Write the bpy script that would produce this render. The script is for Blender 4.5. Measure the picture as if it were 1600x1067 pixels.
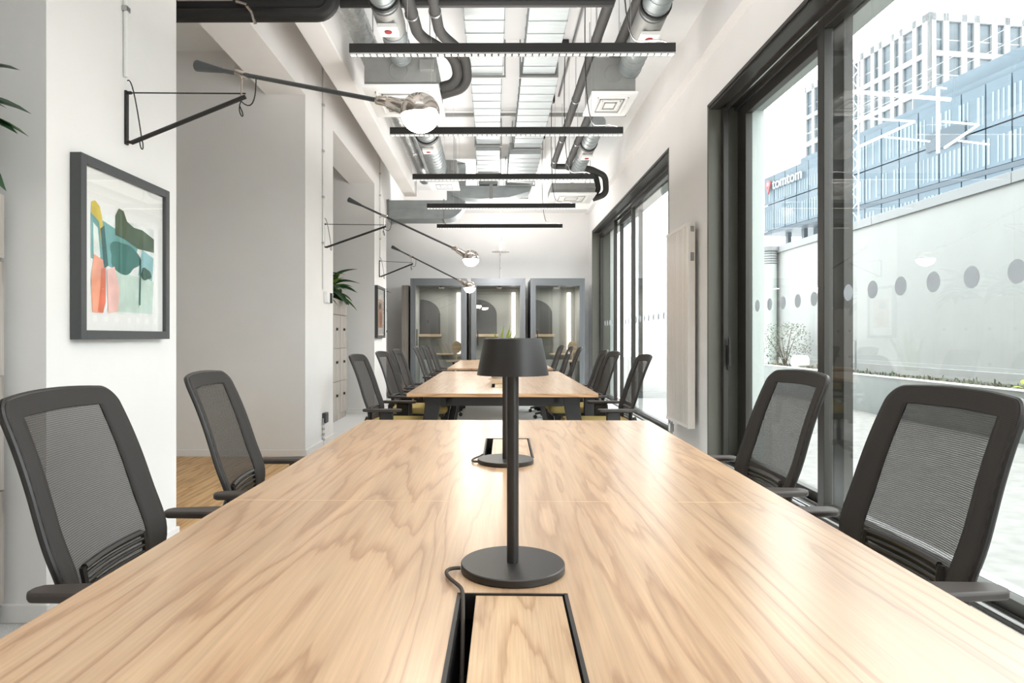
import bpy, bmesh, math, random
from mathutils import Vector, Matrix
random.seed(7)
for o in list(bpy.data.objects): bpy.data.objects.remove(o)
S = bpy.context.scene
C = S.collection
PI = math.pi

# ------------------------------------------------------------------ camera, world, exposure
F = 1040.0; VX, VY = 772.0, 527.0; CZ = 1.152          # focal length in px, depth vanishing point, eye height
cam = bpy.data.objects.new('camera', bpy.data.cameras.new('camera')); C.objects.link(cam)
cam.data.sensor_fit = 'HORIZONTAL'; cam.data.sensor_width = 36.0
cam.data.lens = F * 36 / 1600
cam.data.shift_x = (800 - 766) / 1600; cam.data.shift_y = -(533.5 - 527) / 1600
cam.data.clip_start = 0.02; cam.data.clip_end = 1000
cam.location = (0, 0, CZ); cam.rotation_euler = (PI / 2, 0, 6 / 1040)
S.camera = cam
S.view_settings.view_transform = 'Standard'; S.view_settings.look = 'None'
S.view_settings.gamma = 1; S.view_settings.use_curve_mapping = False
S.view_settings.exposure = 0.86
w = bpy.data.worlds.new('overcast_sky'); S.world = w; w.use_nodes = True
bg = w.node_tree.nodes['Background']; bg.inputs[0].default_value = (0.965, 0.985, 1.0, 1); bg.inputs[1].default_value = 4.2
BAR_W, BAR_FILL = 4.0, 12.0            # watts per linear pendant: its downlight, and the fill added above it
sun = bpy.data.objects.new('sun', bpy.data.lights.new('sun', 'SUN')); C.objects.link(sun)
sun.data.energy = 1.2; sun.data.angle = math.radians(6); sun.data.color = (1, .97, .92)
sun.rotation_euler = Vector((-.25, .30, -.9)).to_track_quat('-Z', 'Y').to_euler()
sun['kind'] = 'structure'

def PX(px, d): return (px - VX) * d / F
def PZ(py, d): return CZ + (VY - py) * d / F

# ------------------------------------------------------------------ materials
def lin(c):
    c = c / 255
    return c / 12.92 if c <= .04045 else ((c + .055) / 1.055) ** 2.4
def rgb(r, g, b): return (lin(r), lin(g), lin(b), 1)
MATS = {}
def mat(name, col, rough=.5, metal=0, noise=0, nscale=30, bump=0, bscale=60, emit=0, spec=.5, stretch=(1, 1, 1), coat=0):
    m = bpy.data.materials.new(name); m.use_nodes = True; MATS[name] = m
    nt = m.node_tree; b = nt.nodes['Principled BSDF']
    b.inputs['Base Color'].default_value = col; b.inputs['Roughness'].default_value = rough
    b.inputs['Metallic'].default_value = metal; b.inputs['Specular IOR Level'].default_value = spec
    b.inputs['Coat Weight'].default_value = coat
    if emit:
        b.inputs['Emission Color'].default_value = col; b.inputs['Emission Strength'].default_value = emit
    if noise or bump:
        tc = nt.nodes.new('ShaderNodeTexCoord'); mp = nt.nodes.new('ShaderNodeMapping')
        mp.inputs['Scale'].default_value = stretch; nt.links.new(tc.outputs['Object'], mp.inputs[0])
    if noise:
        n = nt.nodes.new('ShaderNodeTexNoise'); n.inputs['Scale'].default_value = nscale; n.inputs['Detail'].default_value = 5
        nt.links.new(mp.outputs[0], n.inputs['Vector'])
        r = nt.nodes.new('ShaderNodeMapRange'); r.inputs[3].default_value = 1 - noise; r.inputs[4].default_value = 1 + noise
        r.inputs[1].default_value = .3; r.inputs[2].default_value = .7
        nt.links.new(n.outputs[0], r.inputs[0])
        mx = nt.nodes.new('ShaderNodeMix'); mx.data_type = 'RGBA'; mx.blend_type = 'MULTIPLY'; mx.inputs[0].default_value = 1
        mx.inputs[6].default_value = col; nt.links.new(r.outputs[0], mx.inputs[7]); nt.links.new(mx.outputs[2], b.inputs['Base Color'])
    if bump:
        n2 = nt.nodes.new('ShaderNodeTexNoise'); n2.inputs['Scale'].default_value = bscale; n2.inputs['Detail'].default_value = 4
        nt.links.new(mp.outputs[0], n2.inputs['Vector'])
        bp = nt.nodes.new('ShaderNodeBump'); bp.inputs['Strength'].default_value = bump; bp.inputs['Distance'].default_value = .01
        nt.links.new(n2.outputs[0], bp.inputs['Height']); nt.links.new(bp.outputs[0], b.inputs['Normal'])
    return m

def wood_mat(name, base, dark, light, axis='Y', rough=.38, scale=1.0, spec=.5):
    m = bpy.data.materials.new(name); m.use_nodes = True; nt = m.node_tree; b = nt.nodes['Principled BSDF']
    L = nt.links.new
    tc = nt.nodes.new('ShaderNodeTexCoord'); mp = nt.nodes.new('ShaderNodeMapping')
    sc = {'Y': (1, .085, 1), 'X': (.085, 1, 1), 'Z': (1, 1, .085)}[axis]
    mp.inputs['Scale'].default_value = tuple(s * scale for s in sc); L(tc.outputs['Object'], mp.inputs[0])
    big = nt.nodes.new('ShaderNodeTexNoise'); big.inputs['Scale'].default_value = 4.2; big.inputs['Detail'].default_value = 2; big.inputs['Distortion'].default_value = .5
    L(mp.outputs[0], big.inputs['Vector'])
    mul = nt.nodes.new('ShaderNodeMath'); mul.operation = 'MULTIPLY'; mul.inputs[1].default_value = 11; L(big.outputs[0], mul.inputs[0])
    fine0 = nt.nodes.new('ShaderNodeTexNoise'); fine0.inputs['Scale'].default_value = 26; fine0.inputs['Detail'].default_value = 3; L(mp.outputs[0], fine0.inputs['Vector'])
    add = nt.nodes.new('ShaderNodeMath'); add.operation = 'MULTIPLY_ADD'; add.inputs[1].default_value = 1.6; L(fine0.outputs[0], add.inputs[0]); L(mul.outputs[0], add.inputs[2])
    fr = nt.nodes.new('ShaderNodeMath'); fr.operation = 'FRACT'; L(add.outputs[0], fr.inputs[0])      # contour rings = cathedral grain
    cr = nt.nodes.new('ShaderNodeValToRGB'); e = cr.color_ramp.elements
    e[0].position = 0; e[0].color = base; e[1].position = 1; e[1].color = base
    for p, c in ((.30, light), (.60, base), (.86, dark), (.96, base)):
        k = e.new(p); k.color = c
    L(fr.outputs[0], cr.inputs[0])
    mp2 = nt.nodes.new('ShaderNodeMapping'); mp2.inputs['Scale'].default_value = tuple(s * scale for s in {'Y': (1, .025, 1), 'X': (.025, 1, 1), 'Z': (1, 1, .025)}[axis]); L(tc.outputs['Object'], mp2.inputs[0])
    n2 = nt.nodes.new('ShaderNodeTexNoise'); n2.inputs['Scale'].default_value = 190; n2.inputs['Detail'].default_value = 3; L(mp2.outputs[0], n2.inputs['Vector'])
    r2 = nt.nodes.new('ShaderNodeMapRange'); r2.inputs[1].default_value = .3; r2.inputs[2].default_value = .7; r2.inputs[3].default_value = .86; r2.inputs[4].default_value = 1.08; L(n2.outputs[0], r2.inputs[0])
    n3 = nt.nodes.new('ShaderNodeTexNoise'); n3.inputs['Scale'].default_value = 9; n3.inputs['Detail'].default_value = 2; L(mp.outputs[0], n3.inputs['Vector'])
    r3 = nt.nodes.new('ShaderNodeMapRange'); r3.inputs[1].default_value = .3; r3.inputs[2].default_value = .7; r3.inputs[3].default_value = .88; r3.inputs[4].default_value = 1.08; L(n3.outputs[0], r3.inputs[0])
    mm = nt.nodes.new('ShaderNodeMath'); mm.operation = 'MULTIPLY'; L(r2.outputs[0], mm.inputs[0]); L(r3.outputs[0], mm.inputs[1])
    mx = nt.nodes.new('ShaderNodeMix'); mx.data_type = 'RGBA'; mx.blend_type = 'MULTIPLY'; mx.inputs[0].default_value = 1
    L(cr.outputs[0], mx.inputs[6]); L(mm.outputs[0], mx.inputs[7]); L(mx.outputs[2], b.inputs['Base Color'])
    b.inputs['Roughness'].default_value = rough; b.inputs['Specular IOR Level'].default_value = spec
    bp = nt.nodes.new('ShaderNodeBump'); bp.inputs['Strength'].default_value = .05; bp.inputs['Distance'].default_value = .002
    L(n2.outputs[0], bp.inputs['Height']); L(bp.outputs[0], b.inputs['Normal'])
    return m

def glass_mat(name, tint=(.95, .97, .97, 1), ior=1.5, rough=0.0):
    m = bpy.data.materials.new(name); m.use_nodes = True; nt = m.node_tree; nt.nodes.clear(); L = nt.links.new
    o = nt.nodes.new('ShaderNodeOutputMaterial'); t = nt.nodes.new('ShaderNodeBsdfTransparent'); g = nt.nodes.new('ShaderNodeBsdfGlossy')
    t.inputs[0].default_value = tint; g.inputs['Roughness'].default_value = rough
    f = nt.nodes.new('ShaderNodeLayerWeight'); f.inputs[0].default_value = .5          # facing: same from both sides of the sheet
    p = nt.nodes.new('ShaderNodeMath'); p.operation = 'POWER'; p.inputs[1].default_value = 5; L(f.outputs['Facing'], p.inputs[0])
    q = nt.nodes.new('ShaderNodeMath'); q.operation = 'MULTIPLY_ADD'; q.inputs[1].default_value = .9; q.inputs[2].default_value = .035; L(p.outputs[0], q.inputs[0])
    x = nt.nodes.new('ShaderNodeMixShader'); L(q.outputs[0], x.inputs[0]); L(t.outputs[0], x.inputs[1]); L(g.outputs[0], x.inputs[2]); L(x.outputs[0], o.inputs[0])
    return m

def mesh_fabric(name, col, holes, pitch):
    """woven mesh: rows and columns of threads in UV (metres), holes let light through"""
    m = bpy.data.materials.new(name); m.use_nodes = True; nt = m.node_tree; b = nt.nodes['Principled BSDF']; L = nt.links.new
    out = nt.nodes['Material Output']
    uv = nt.nodes.new('ShaderNodeTexCoord'); mp = nt.nodes.new('ShaderNodeMapping'); L(uv.outputs['UV'], mp.inputs[0])
    k = 2 * PI / pitch; mp.inputs['Scale'].default_value = (k, k, k)
    sp = nt.nodes.new('ShaderNodeSeparateXYZ'); L(mp.outputs[0], sp.inputs[0])
    def sn(sock):
        s = nt.nodes.new('ShaderNodeMath'); s.operation = 'SINE'; L(sock, s.inputs[0]); return s.outputs[0]
    hy = nt.nodes.new('ShaderNodeMath'); hy.operation = 'MULTIPLY_ADD'; hy.inputs[1].default_value = .5; L(sp.outputs[1], hy.inputs[0]); L(sp.outputs[0], hy.inputs[2])
    hy2 = nt.nodes.new('ShaderNodeMath'); hy2.operation = 'MULTIPLY_ADD'; hy2.inputs[1].default_value = -.5; L(sp.outputs[1], hy2.inputs[0]); L(sp.outputs[0], hy2.inputs[2])
    a = sn(hy.outputs[0]); c = sn(hy2.outputs[0])
    pr = nt.nodes.new('ShaderNodeMath'); pr.operation = 'MULTIPLY'; L(a, pr.inputs[0]); L(c, pr.inputs[1])
    rg = nt.nodes.new('ShaderNodeMapRange'); rg.inputs[1].default_value = -1; rg.inputs[2].default_value = 1; L(pr.outputs[0], rg.inputs[0])
    cr = nt.nodes.new('ShaderNodeMix'); cr.data_type = 'RGBA'
    cr.inputs[6].default_value = tuple(v * .55 for v in col[:3]) + (1,); cr.inputs[7].default_value = tuple(min(1, v * 1.7) for v in col[:3]) + (1,)
    L(rg.outputs[0], cr.inputs[0]); L(cr.outputs[2], b.inputs['Base Color']); b.inputs['Roughness'].default_value = .8
    b.inputs['Specular IOR Level'].default_value = .15
    if holes:
        gt = nt.nodes.new('ShaderNodeMapRange'); gt.inputs[1].default_value = .25; gt.inputs[2].default_value = .75
        gt.inputs[3].default_value = holes * 1.9; gt.inputs[4].default_value = 0; L(rg.outputs[0], gt.inputs[0])
        t = nt.nodes.new('ShaderNodeBsdfTransparent'); x = nt.nodes.new('ShaderNodeMixShader')
        L(gt.outputs[0], x.inputs[0]); L(b.outputs[0], x.inputs[1]); L(t.outputs[0], x.inputs[2]); L(x.outputs[0], out.inputs[0])
    return m

M = {}
M['wall'] = mat('wall_paint', rgb(240, 238, 236), .75, noise=.012, nscale=3, bump=.05, bscale=220)
M['ceil'] = mat('ceiling_paint', rgb(238, 239, 239), .8, noise=.015, nscale=4)
M['trimw'] = mat('white_trim', rgb(240, 238, 236), .45)
M['carpet'] = mat('speckled_carpet', rgb(216, 216, 215), .95, noise=.22, nscale=160, bump=.3, bscale=300)
M['table'] = wood_mat('walnut_laminate', rgb(186, 153, 120), rgb(163, 128, 97), rgb(190, 159, 126), 'Y', .29, spec=1.0)
M['lid'] = wood_mat('walnut_lid', rgb(190, 158, 124), rgb(168, 134, 102), rgb(196, 166, 132), 'Y', .36, 1.6)
M['edge'] = wood_mat('laminate_edge', rgb(196, 154, 116), rgb(165, 124, 88), rgb(205, 166, 128), 'X', .45)
M['seam'] = mat('seam_pale', rgb(220, 190, 155), .5)
M['oak'] = wood_mat('oak_plank', rgb(214, 172, 118), rgb(188, 142, 92), rgb(224, 186, 134), 'Y', .5, .8)
M['black'] = mat('black_powder_coat', rgb(34, 32, 31), .5, noise=.05, nscale=300)
M['lampblk'] = mat('lamp_black', rgb(38, 35, 33), .42, bump=.04, bscale=700)
M['cable'] = mat('cable_fabric', rgb(62, 54, 48), .8)
M['blackin'] = mat('tray_black', rgb(10, 10, 10), .7)
M['alu'] = mat('brushed_aluminium', rgb(190, 190, 190), .3, 1)
M['framedk'] = mat('window_frame_dark', rgb(58, 56, 52), .42, .3)
M['framegr'] = mat('jamb_grey_green', rgb(96, 95, 86), .5, .15)
M['glass'] = glass_mat('window_glass', (.94, .965, .96, 1))
M['artglass'] = glass_mat('art_glazing', (.995, .995, .995, 1))
M['boothglass'] = glass_mat('booth_glass', (.9, .92, .92, 1))
M['dot'] = mat('frosted_dot', rgb(180, 182, 184), .8)
_n = M['dot'].node_tree; _t = _n.nodes.new('ShaderNodeBsdfTranslucent'); _t.inputs[0].default_value = rgb(206, 208, 210)
_x = _n.nodes.new('ShaderNodeMixShader'); _x.inputs[0].default_value = .6
_n.links.new(_n.nodes['Principled BSDF'].outputs[0], _x.inputs[1]); _n.links.new(_t.outputs[0], _x.inputs[2]); _n.links.new(_x.outputs[0], _n.nodes['Material Output'].inputs[0])
M['concrete'] = mat('reveal_render', rgb(188, 194, 190), .85, noise=.06, nscale=120, bump=.2, bscale=300)
M['chairframe'] = mat('chair_plastic', rgb(36, 33, 31), .4)
M['armpad'] = mat('arm_pad', rgb(62, 55, 51), .55)
M['border'] = mesh_fabric('mesh_border', rgb(56, 54, 53), 0, .0042)
M['mesh'] = mesh_fabric('mesh_open', rgb(60, 57, 55), .17, .0052)
M['seat'] = mat('mustard_fabric', rgb(178, 158, 96), .95, noise=.12, nscale=400)
M['chrome'] = mat('polished_chrome', rgb(200, 190, 182), .14, 1)
M['bulb'] = mat('bulb_glow', (1, .90, .76, 1), .3, emit=45)
M['led'] = mat('led_lens', (1, .94, .86, 1), .3, emit=2.0)
M['strip'] = mat('booth_light_strip', (1, .93, .84, 1), .4, emit=2.2)
M['galv'] = mat('galvanised_steel', rgb(160, 166, 167), .45, .7, noise=.12, nscale=9, bump=.25, bscale=14, stretch=(.5, 5, 1))
M['galvbox'] = mat('unit_steel', rgb(150, 150, 147), .5, .55, noise=.06, nscale=12)
M['foil'] = mat('foil_duct', rgb(190, 192, 191), .28, .85, noise=.15, nscale=30, bump=.8, bscale=45)
M['insul'] = mat('pipe_insulation', rgb(58, 57, 55), .7, noise=.08, nscale=40)
M['insulblk'] = mat('pipe_insulation_black', rgb(26, 25, 24), .55)
M['whitepl'] = mat('white_plastic', rgb(238, 238, 236), .4)
M['red'] = mat('red_dial', rgb(150, 40, 38), .5)
M['bthfrm'] = mat('booth_frame_grey', rgb(110, 114, 118), .45)
M['felt'] = mat('grey_felt', rgb(160, 160, 156), .95, noise=.08, nscale=180)
M['feltdk'] = mat('dark_felt', rgb(92, 92, 93), .95, noise=.06, nscale=180)
M['paleply'] = wood_mat('pale_ply', rgb(222, 196, 164), rgb(205, 176, 142), rgb(230, 206, 176), 'X', .5)
M['locker'] = wood_mat('grey_oak_locker', rgb(176, 168, 160), rgb(156, 147, 140), rgb(184, 177, 170), 'Z', .6)
M['leaf'] = mat('leaf_green', rgb(62, 104, 44), .4, noise=.3, nscale=8)
M['leaf2'] = mat('leaf_dark', rgb(38, 76, 44), .4, noise=.25, nscale=8)
M['leaf3'] = mat('leaf_yellow_green', rgb(140, 160, 60), .45, noise=.2, nscale=8)
M['shrubleaf'] = mat('shrub_leaf', rgb(88, 96, 76), .7, noise=.3, nscale=5)
M['bark'] = mat('bark', rgb(92, 80, 66), .9)
M['soil'] = mat('soil', rgb(92, 82, 70), 1, noise=.3, nscale=30)
M['pictfrm'] = mat('picture_frame_charcoal', rgb(70, 72, 73), .45, noise=.04, nscale=40)
M['paper'] = mat('art_paper', rgb(244, 243, 240), .6)
M['radiator'] = mat('radiator_enamel', rgb(236, 228, 220), .35)
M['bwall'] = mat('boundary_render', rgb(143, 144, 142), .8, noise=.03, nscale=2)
M['terrace'] = mat('terrace_stone', rgb(126, 125, 122), .85, noise=.18, nscale=9, bump=.2, bscale=40)
M['planter'] = mat('planter_zinc', rgb(128, 132, 130), .5, .4, noise=.06, nscale=4)
M['towerw'] = mat('tower_white', rgb(122, 124, 125), .7)
M['towerglass'] = mat('tower_glass', rgb(60, 69, 75), .35, 0, noise=.35, nscale=.35)
M['fglass'] = mat('facade_glass', rgb(66, 79, 88), .45, 0, noise=.16, nscale=.12, spec=.3)
M['fdark'] = mat('facade_joint', rgb(46, 57, 65), .6)
M['ffin'] = mat('facade_blind', rgb(92, 104, 110), .6)
M['mast'] = mat('mast_white', rgb(238, 240, 240), .5)
M['pink'] = mat('sign_red', rgb(128, 62, 66), .5)
M['signw'] = mat('sign_white', rgb(140, 140, 139), .6)
M['ceramic'] = mat('white_ceramic', rgb(240, 238, 234), .3)

# ------------------------------------------------------------------ mesh builder
class MB:
    def __init__(s): s.v = []; s.f = []; s.uv = None
    def box(s, x0, x1, y0, y1, z0, z1):
        b = len(s.v)
        s.v += [(x, y, z) for z in (z0, z1) for y in (y0, y1) for x in (x0, x1)]
        s.f += [tuple(b + i for i in q) for q in ((0, 2, 3, 1), (4, 5, 7, 6), (0, 1, 5, 4), (2, 6, 7, 3), (0, 4, 6, 2), (1, 3, 7, 5))]
        return s
    def tube(s, pts, r, seg=10, caps=True, closed=False):
        pts = [Vector(p) for p in pts]; n = len(pts); b = len(s.v)
        rr = r if isinstance(r, (list, tuple)) else [r] * n
        T = []
        for i in range(n):
            if closed: t = pts[(i + 1) % n] - pts[i - 1]
            else: t = pts[min(i + 1, n - 1)] - pts[max(i - 1, 0)]
            T.append(t.normalized())
        up = Vector((0, 0, 1)) if abs(T[0].z) < .9 else Vector((0, 1, 0))
        nrm = T[0].cross(up).normalized()
        for i in range(n):
            nrm = (nrm - T[i] * nrm.dot(T[i])); nrm = nrm.normalized() if nrm.length > 1e-6 else T[i].orthogonal().normalized()
            bi = T[i].cross(nrm)
            for k in range(seg):
                a = 2 * PI * k / seg
                s.v.append(tuple(pts[i] + nrm * (math.cos(a) * rr[i]) + bi * (math.sin(a) * rr[i])))
        m = n if closed else n - 1
        for i in range(m):
            for k in range(seg):
                a0 = b + i * seg; a1 = b + ((i + 1) % n) * seg; k2 = (k + 1) % seg
                s.f.append((a0 + k, a0 + k2, a1 + k2, a1 + k))
        if caps and not closed:
            s.f.append(tuple(b + k for k in reversed(range(seg)))); s.f.append(tuple(b + (n - 1) * seg + k for k in range(seg)))
        return s
    def cyl(s, p0, p1, r0, r1=None, seg=24): return s.tube([p0, p1], [r0, r0 if r1 is None else r1], seg)
    def lathe(s, prof, c=(0, 0, 0), seg=32, axis=None):
        """prof: (radius, height) list; optional axis Matrix 3x3"""
        b = len(s.v); n = len(prof)
        for r, z in prof:
            for k in range(seg):
                a = 2 * PI * k / seg; p = Vector((r * math.cos(a), r * math.sin(a), z))
                if axis: p = axis @ p
                s.v.append(tuple(p + Vector(c)))
        for i in range(n - 1):
            for k in range(seg):
                k2 = (k + 1) % seg
                s.f.append((b + i * seg + k, b + i * seg + k2, b + (i + 1) * seg + k2, b + (i + 1) * seg + k))
        if prof[0][0] > 1e-5: s.f.append(tuple(b + k for k in reversed(range(seg))))
        if prof[-1][0] > 1e-5: s.f.append(tuple(b + (n - 1) * seg + k for k in range(seg)))
        return s
    def prism(s, poly, fn, t0, t1):
        """poly: 2-D outline; fn(u, v, t) -> 3-D"""
        b = len(s.v); n = len(poly)
        s.v += [tuple(fn(u, v, t0)) for u, v in poly] + [tuple(fn(u, v, t1)) for u, v in poly]
        s.f += [tuple(b + i for i in reversed(range(n))), tuple(b + n + i for i in range(n))]
        s.f += [(b + i, b + (i + 1) % n, b + n + (i + 1) % n, b + n + i) for i in range(n)]
        return s
    def grid(s, fn, nu, nv):
        b = len(s.v)
        for j in range(nv + 1):
            for i in range(nu + 1): s.v.append(tuple(fn(i / nu, j / nv)))
        for j in range(nv):
            for i in range(nu):
                a = b + j * (nu + 1) + i; s.f.append((a, a + 1, a + nu + 2, a + nu + 1))
        return s
    def mesh(s, name, m, smooth=True, uvfn=None):
        me = bpy.data.meshes.new(name); me.from_pydata(s.v, [], s.f); me.update()
        bm = bmesh.new(); bm.from_mesh(me); bmesh.ops.recalc_face_normals(bm, faces=bm.faces); bm.to_mesh(me); bm.free()
        me.materials.append(m)
        if uvfn:
            ul = me.uv_layers.new(name='UVMap')
            for lp in me.loops: ul.data[lp.index].uv = uvfn(me.vertices[lp.vertex_index].co)
        if smooth:
            me.polygons.foreach_set('use_smooth', [True] * len(me.polygons)); me.set_sharp_from_angle(angle=math.radians(35))
        return me
    def build(s, name, m, parent=None, smooth=True, bevel=0, loc=None, uvfn=None):
        return put(name, s.mesh(name, m, smooth, uvfn), parent, bevel, loc)
def put(name, me, parent=None, bevel=0, loc=None, rot=None):
    o = bpy.data.objects.new(name, me); C.objects.link(o)
    if parent: o.parent = parent
    if loc: o.location = loc
    if rot: o.rotation_euler = rot
    if bevel:
        md = o.modifiers.new('bevel', 'BEVEL'); md.width = bevel; md.segments = 2; md.limit_method = 'ANGLE'
    return o
def tag(o, label, cat, group=None):
    o['label'] = label; o['category'] = cat
    if group: o['group'] = group
    return o
def thing(name, label, cat, loc=(0, 0, 0), rz=0, group=None):
    o = bpy.data.objects.new(name, None); C.objects.link(o); o.location = loc; o.rotation_euler = (0, 0, rz); o.empty_display_size = .1
    return tag(o, label, cat, group)
def struct(name, mb, m, parent=None, bevel=0, smooth=False):
    o = mb.build(name, m, parent, smooth, bevel)
    if not parent: o['kind'] = 'structure'
    return o
def dup(root, loc, rz, label, group=None):
    def cp(o, par):
        c = o.copy(); C.objects.link(c); c.parent = par
        for ch in o.children: cp(ch, c)
        return c
    r = cp(root, None); r.location = loc; r.rotation_euler = (0, 0, rz); r['label'] = label
    if group: r['group'] = group
    return r
def bez(p0, p1, p2, p3, n=10):
    p0, p1, p2, p3 = map(Vector, (p0, p1, p2, p3)); out = []
    for i in range(n + 1):
        t = i / n; u = 1 - t; out.append(p0 * u ** 3 + p1 * 3 * u * u * t + p2 * 3 * u * t * t + p3 * t ** 3)
    return out
def arc_corner(pts, r, n=6):
    """round the corners of a polyline"""
    pts = [Vector(p) for p in pts]; out = [pts[0]]
    for a, b, c in zip(pts, pts[1:], pts[2:]):
        d0 = (a - b).normalized(); d1 = (c - b).normalized()
        out += bez(b + d0 * r, b + d0 * r * .45, b + d1 * r * .45, b + d1 * r, n)
    return out + [pts[-1]]

# ------------------------------------------------------------------ the room shell
XL, XR, XO = -1.81, 1.95, 2.42       # pillar line, right wall, outer face of right wall
YB, YF = -4.0, 13.75
ZC, ZH = 4.1, 3.27                   # ceiling, window head
struct('floor', MB().box(-5, XO, YB, YF + .2, -.12, 0), M['carpet'])
struct('ceiling', MB().box(-5, XO, YB, YF + .2, ZC, ZC + .2), M['ceil'])
struct('wall_back', MB().box(-5, XO, YB - .2, YB, 0, ZC), M['wall'])
struct('wall_far', MB().box(-5, XO, YF, YF + .2, 0, ZC), M['wall'])
struct('wall_left', MB().box(-5.2, -5, YB, YF, 0, ZC), M['wall'])
Y1, Y2A, Y2B = 6.09, 7.43, 13.25
wr = MB().box(XR, XO, YB, YF, ZH, ZC).box(XR, XO, Y1, Y2A, 0, ZH).box(XR, XO, Y2B, YF, 0, ZH).box(XR, XO, YB, -3.0, 0, ZH)
struct('wall_right', wr, M['wall'])
# rendered outside skin round the openings
sk = MB().box(XO, XO + .03, YB, YF, ZH - .06, ZC).box(XO, XO + .03, Y1 - .04, Y2A + .04, 0, ZH - .06)
sk.box(2.30, XO, Y1 - .05, Y1, 0, ZH).box(2.30, XO, -3, Y1, ZH - .06, ZH).box(2.30, XO, Y2A, Y2B, ZH - .06, ZH).box(2.30, XO, Y2B - .05, Y2B, 0, ZH)
struct('wall_right_render', sk, M['concrete'])
PIL = [2.68 - 3.69, 2.68, 6.37, 10.06]; PW = 1.10
fins = []
for y in PIL:
    fins.append(struct('wall_left_fin', MB().box(-5, XL, y, y + PW, 0, ZC), M['wall']))
for y in PIL:
    struct('baseboard_left', MB().box(-5, XL + .014, y - .014, y + PW + .014, 0, .075), M['trimw'], bevel=.004)
bm_ = MB().box(-2.19, XL - .001, YB, YF, 3.48, ZC); struct('trim_1', bm_, M['wall'])                       # downstand over the pillars
struct('trim_2', MB().box(-5, -2.19, YB, YF, 3.90, ZC), M['ceil'])                                      # lower ceiling of the bays
struct('trim_3', MB().box(1.87, XR, YB, YF, 3.69, ZC), M['wall'])                                       # downstand over the windows
struct('trim_4', MB().box(-1.49, -1.29, YB, 11.1, 3.50, ZC), M['wall'], bevel=.006)                     # boxed beam
struct('trim_5', MB().box(XL, 1.87, 13.35, YF, 3.72, ZC), M['wall'])                                    # downstand at the far wall
struct('baseboard_far', MB().box(XL, XR, YF - .014, YF, 0, .075), M['trimw'])
struct('baseboard_right', MB().box(XR - .014, XR, Y1 + .02, Y2A - .02, 0, .075), M['trimw'])

# oak floors of the bays: single planks
pm = {}
def plank(parent, x0, x1, y0, y1):
    key = (round(x1 - x0, 3), round(y1 - y0, 3))
    if key not in pm:
        pm[key] = MB().box(0, key[0] - .003, 0, key[1] - .003, 0, .012).mesh('plank', M['oak'], False)
    put('plank', pm[key], parent, 0, (x0, y0, 0))
for bi, y0 in enumerate((PIL[1] + PW,)):
    base = struct('floor_bay', MB().box(-5, XL, y0 + .015, PIL[bi + 2] - .015, 0, .002), M['bark'])
    L_ = PIL[bi + 2] - y0 - .03; x = -1.815; k = 0
    while x > -3.6:
        x -= .16; cut = [.9, 1.6, .45, 1.25, 2.0][k % 5]; k += 1
        plank(base, x, x + .16, y0 + .015, y0 + .015 + cut); plank(base, x, x + .16, y0 + .015 + cut, y0 + .015 + L_)

# ------------------------------------------------------------------ windows
def pane_dots(par, x, ys, z=1.42, r=.05):
    for y in ys:
        put('dot', dotmesh, par, 0, (x, y, z))
dotmesh = MB().lathe([(.05, -.0006), (.05, .0006)], seg=28, axis=Matrix(((0, 0, 1), (0, 1, 0), (-1, 0, 0)))).mesh('dot', M['dot'])
def sash(par, x, y0, y1, z0, z1, sw=.075, dots=()):
    f = MB().box(x - .03, x + .03, y0, y0 + sw, z0, z1).box(x - .03, x + .03, y1 - sw, y1, z0, z1)
    f.box(x - .03, x + .03, y0 + sw, y1 - sw, z1 - .09, z1).box(x - .03, x + .03, y0 + sw, y1 - sw, z0, z0 + .06)
    s = f.build('sash', M['framedk'], par, False, .003)
    MB().box(x - .004, x + .004, y0 + sw - .01, y1 - sw + .01, z0 + .05, z1 - .08).build('pane', M['glass'], s, False)
    pane_dots(s, x - .006, dots)
    return s
def window(n, y0, y1, sashes):
    root = bpy.data.objects.new('window_%d' % n, None); C.objects.link(root); root['kind'] = 'structure'
    f = MB().box(XR - .004, 2.30, y1 - .03, y1 + .0, 0, ZH).box(XR - .004, 2.30, y0, y0 + .03, 0, ZH)
    f.build('jamb', M['framegr'], root, False, .003)
    h = MB().box(XR - .004, 2.30, y0, y1, ZH - .03, ZH)
    h.box(1.96, 2.05, y0 + .03, y1 - .03, ZH - .05, ZH - .03); h.build('head', M['framedk'], root, False, .003)
    MB().box(2.088, 2.10, y0 + .03, y1 - .03, ZH - .075, ZH - .03).box(2.18, 2.19, y0 + .03, y1 - .03, ZH - .07, ZH - .03).build('head_track', M['alu'], root, False)
    MB().box(2.05, 2.30, y0 + .03, y1 - .03, 0, .02).build('sill', M['framedk'], root, False, .002)
    t = MB()
    for x in (2.06, 2.09, 2.17, 2.28): t.box(x - .004, x + .004, y0 + .03, y1 - .03, .02, .035)
    t.build('floor_track', M['alu'], root, False)
    for a in sashes: sash(root, *a)
    return root
in_d = [2.715 + .258 * i for i in range(6)]; in_d = [in_d[0] - .258 * k for k in range(1, 9)] + in_d
out_d = [4.66 + .25 * i for i in range(5)]
w1 = window(1, -3.0, Y1, [(2.13, .6, 4.335, .03, ZH - .06, .085, [d for d in in_d if d > .75]), (2.13, -2.95, .52, .03, ZH - .06, .085, []), (2.24, 4.22, Y1 - .04, .03, ZH - .06, .19, out_d)])
MB().box(2.275, 2.30, 4.33, 4.50, .03, ZH - .05).build('mullion', M['framedk'], w1, False, .004)
MB().box(2.06, 2.11, Y1 - .10, Y1 - .03, .03, ZH - .05).build('inner_jamb', M['framedk'], w1, False, .004)
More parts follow.
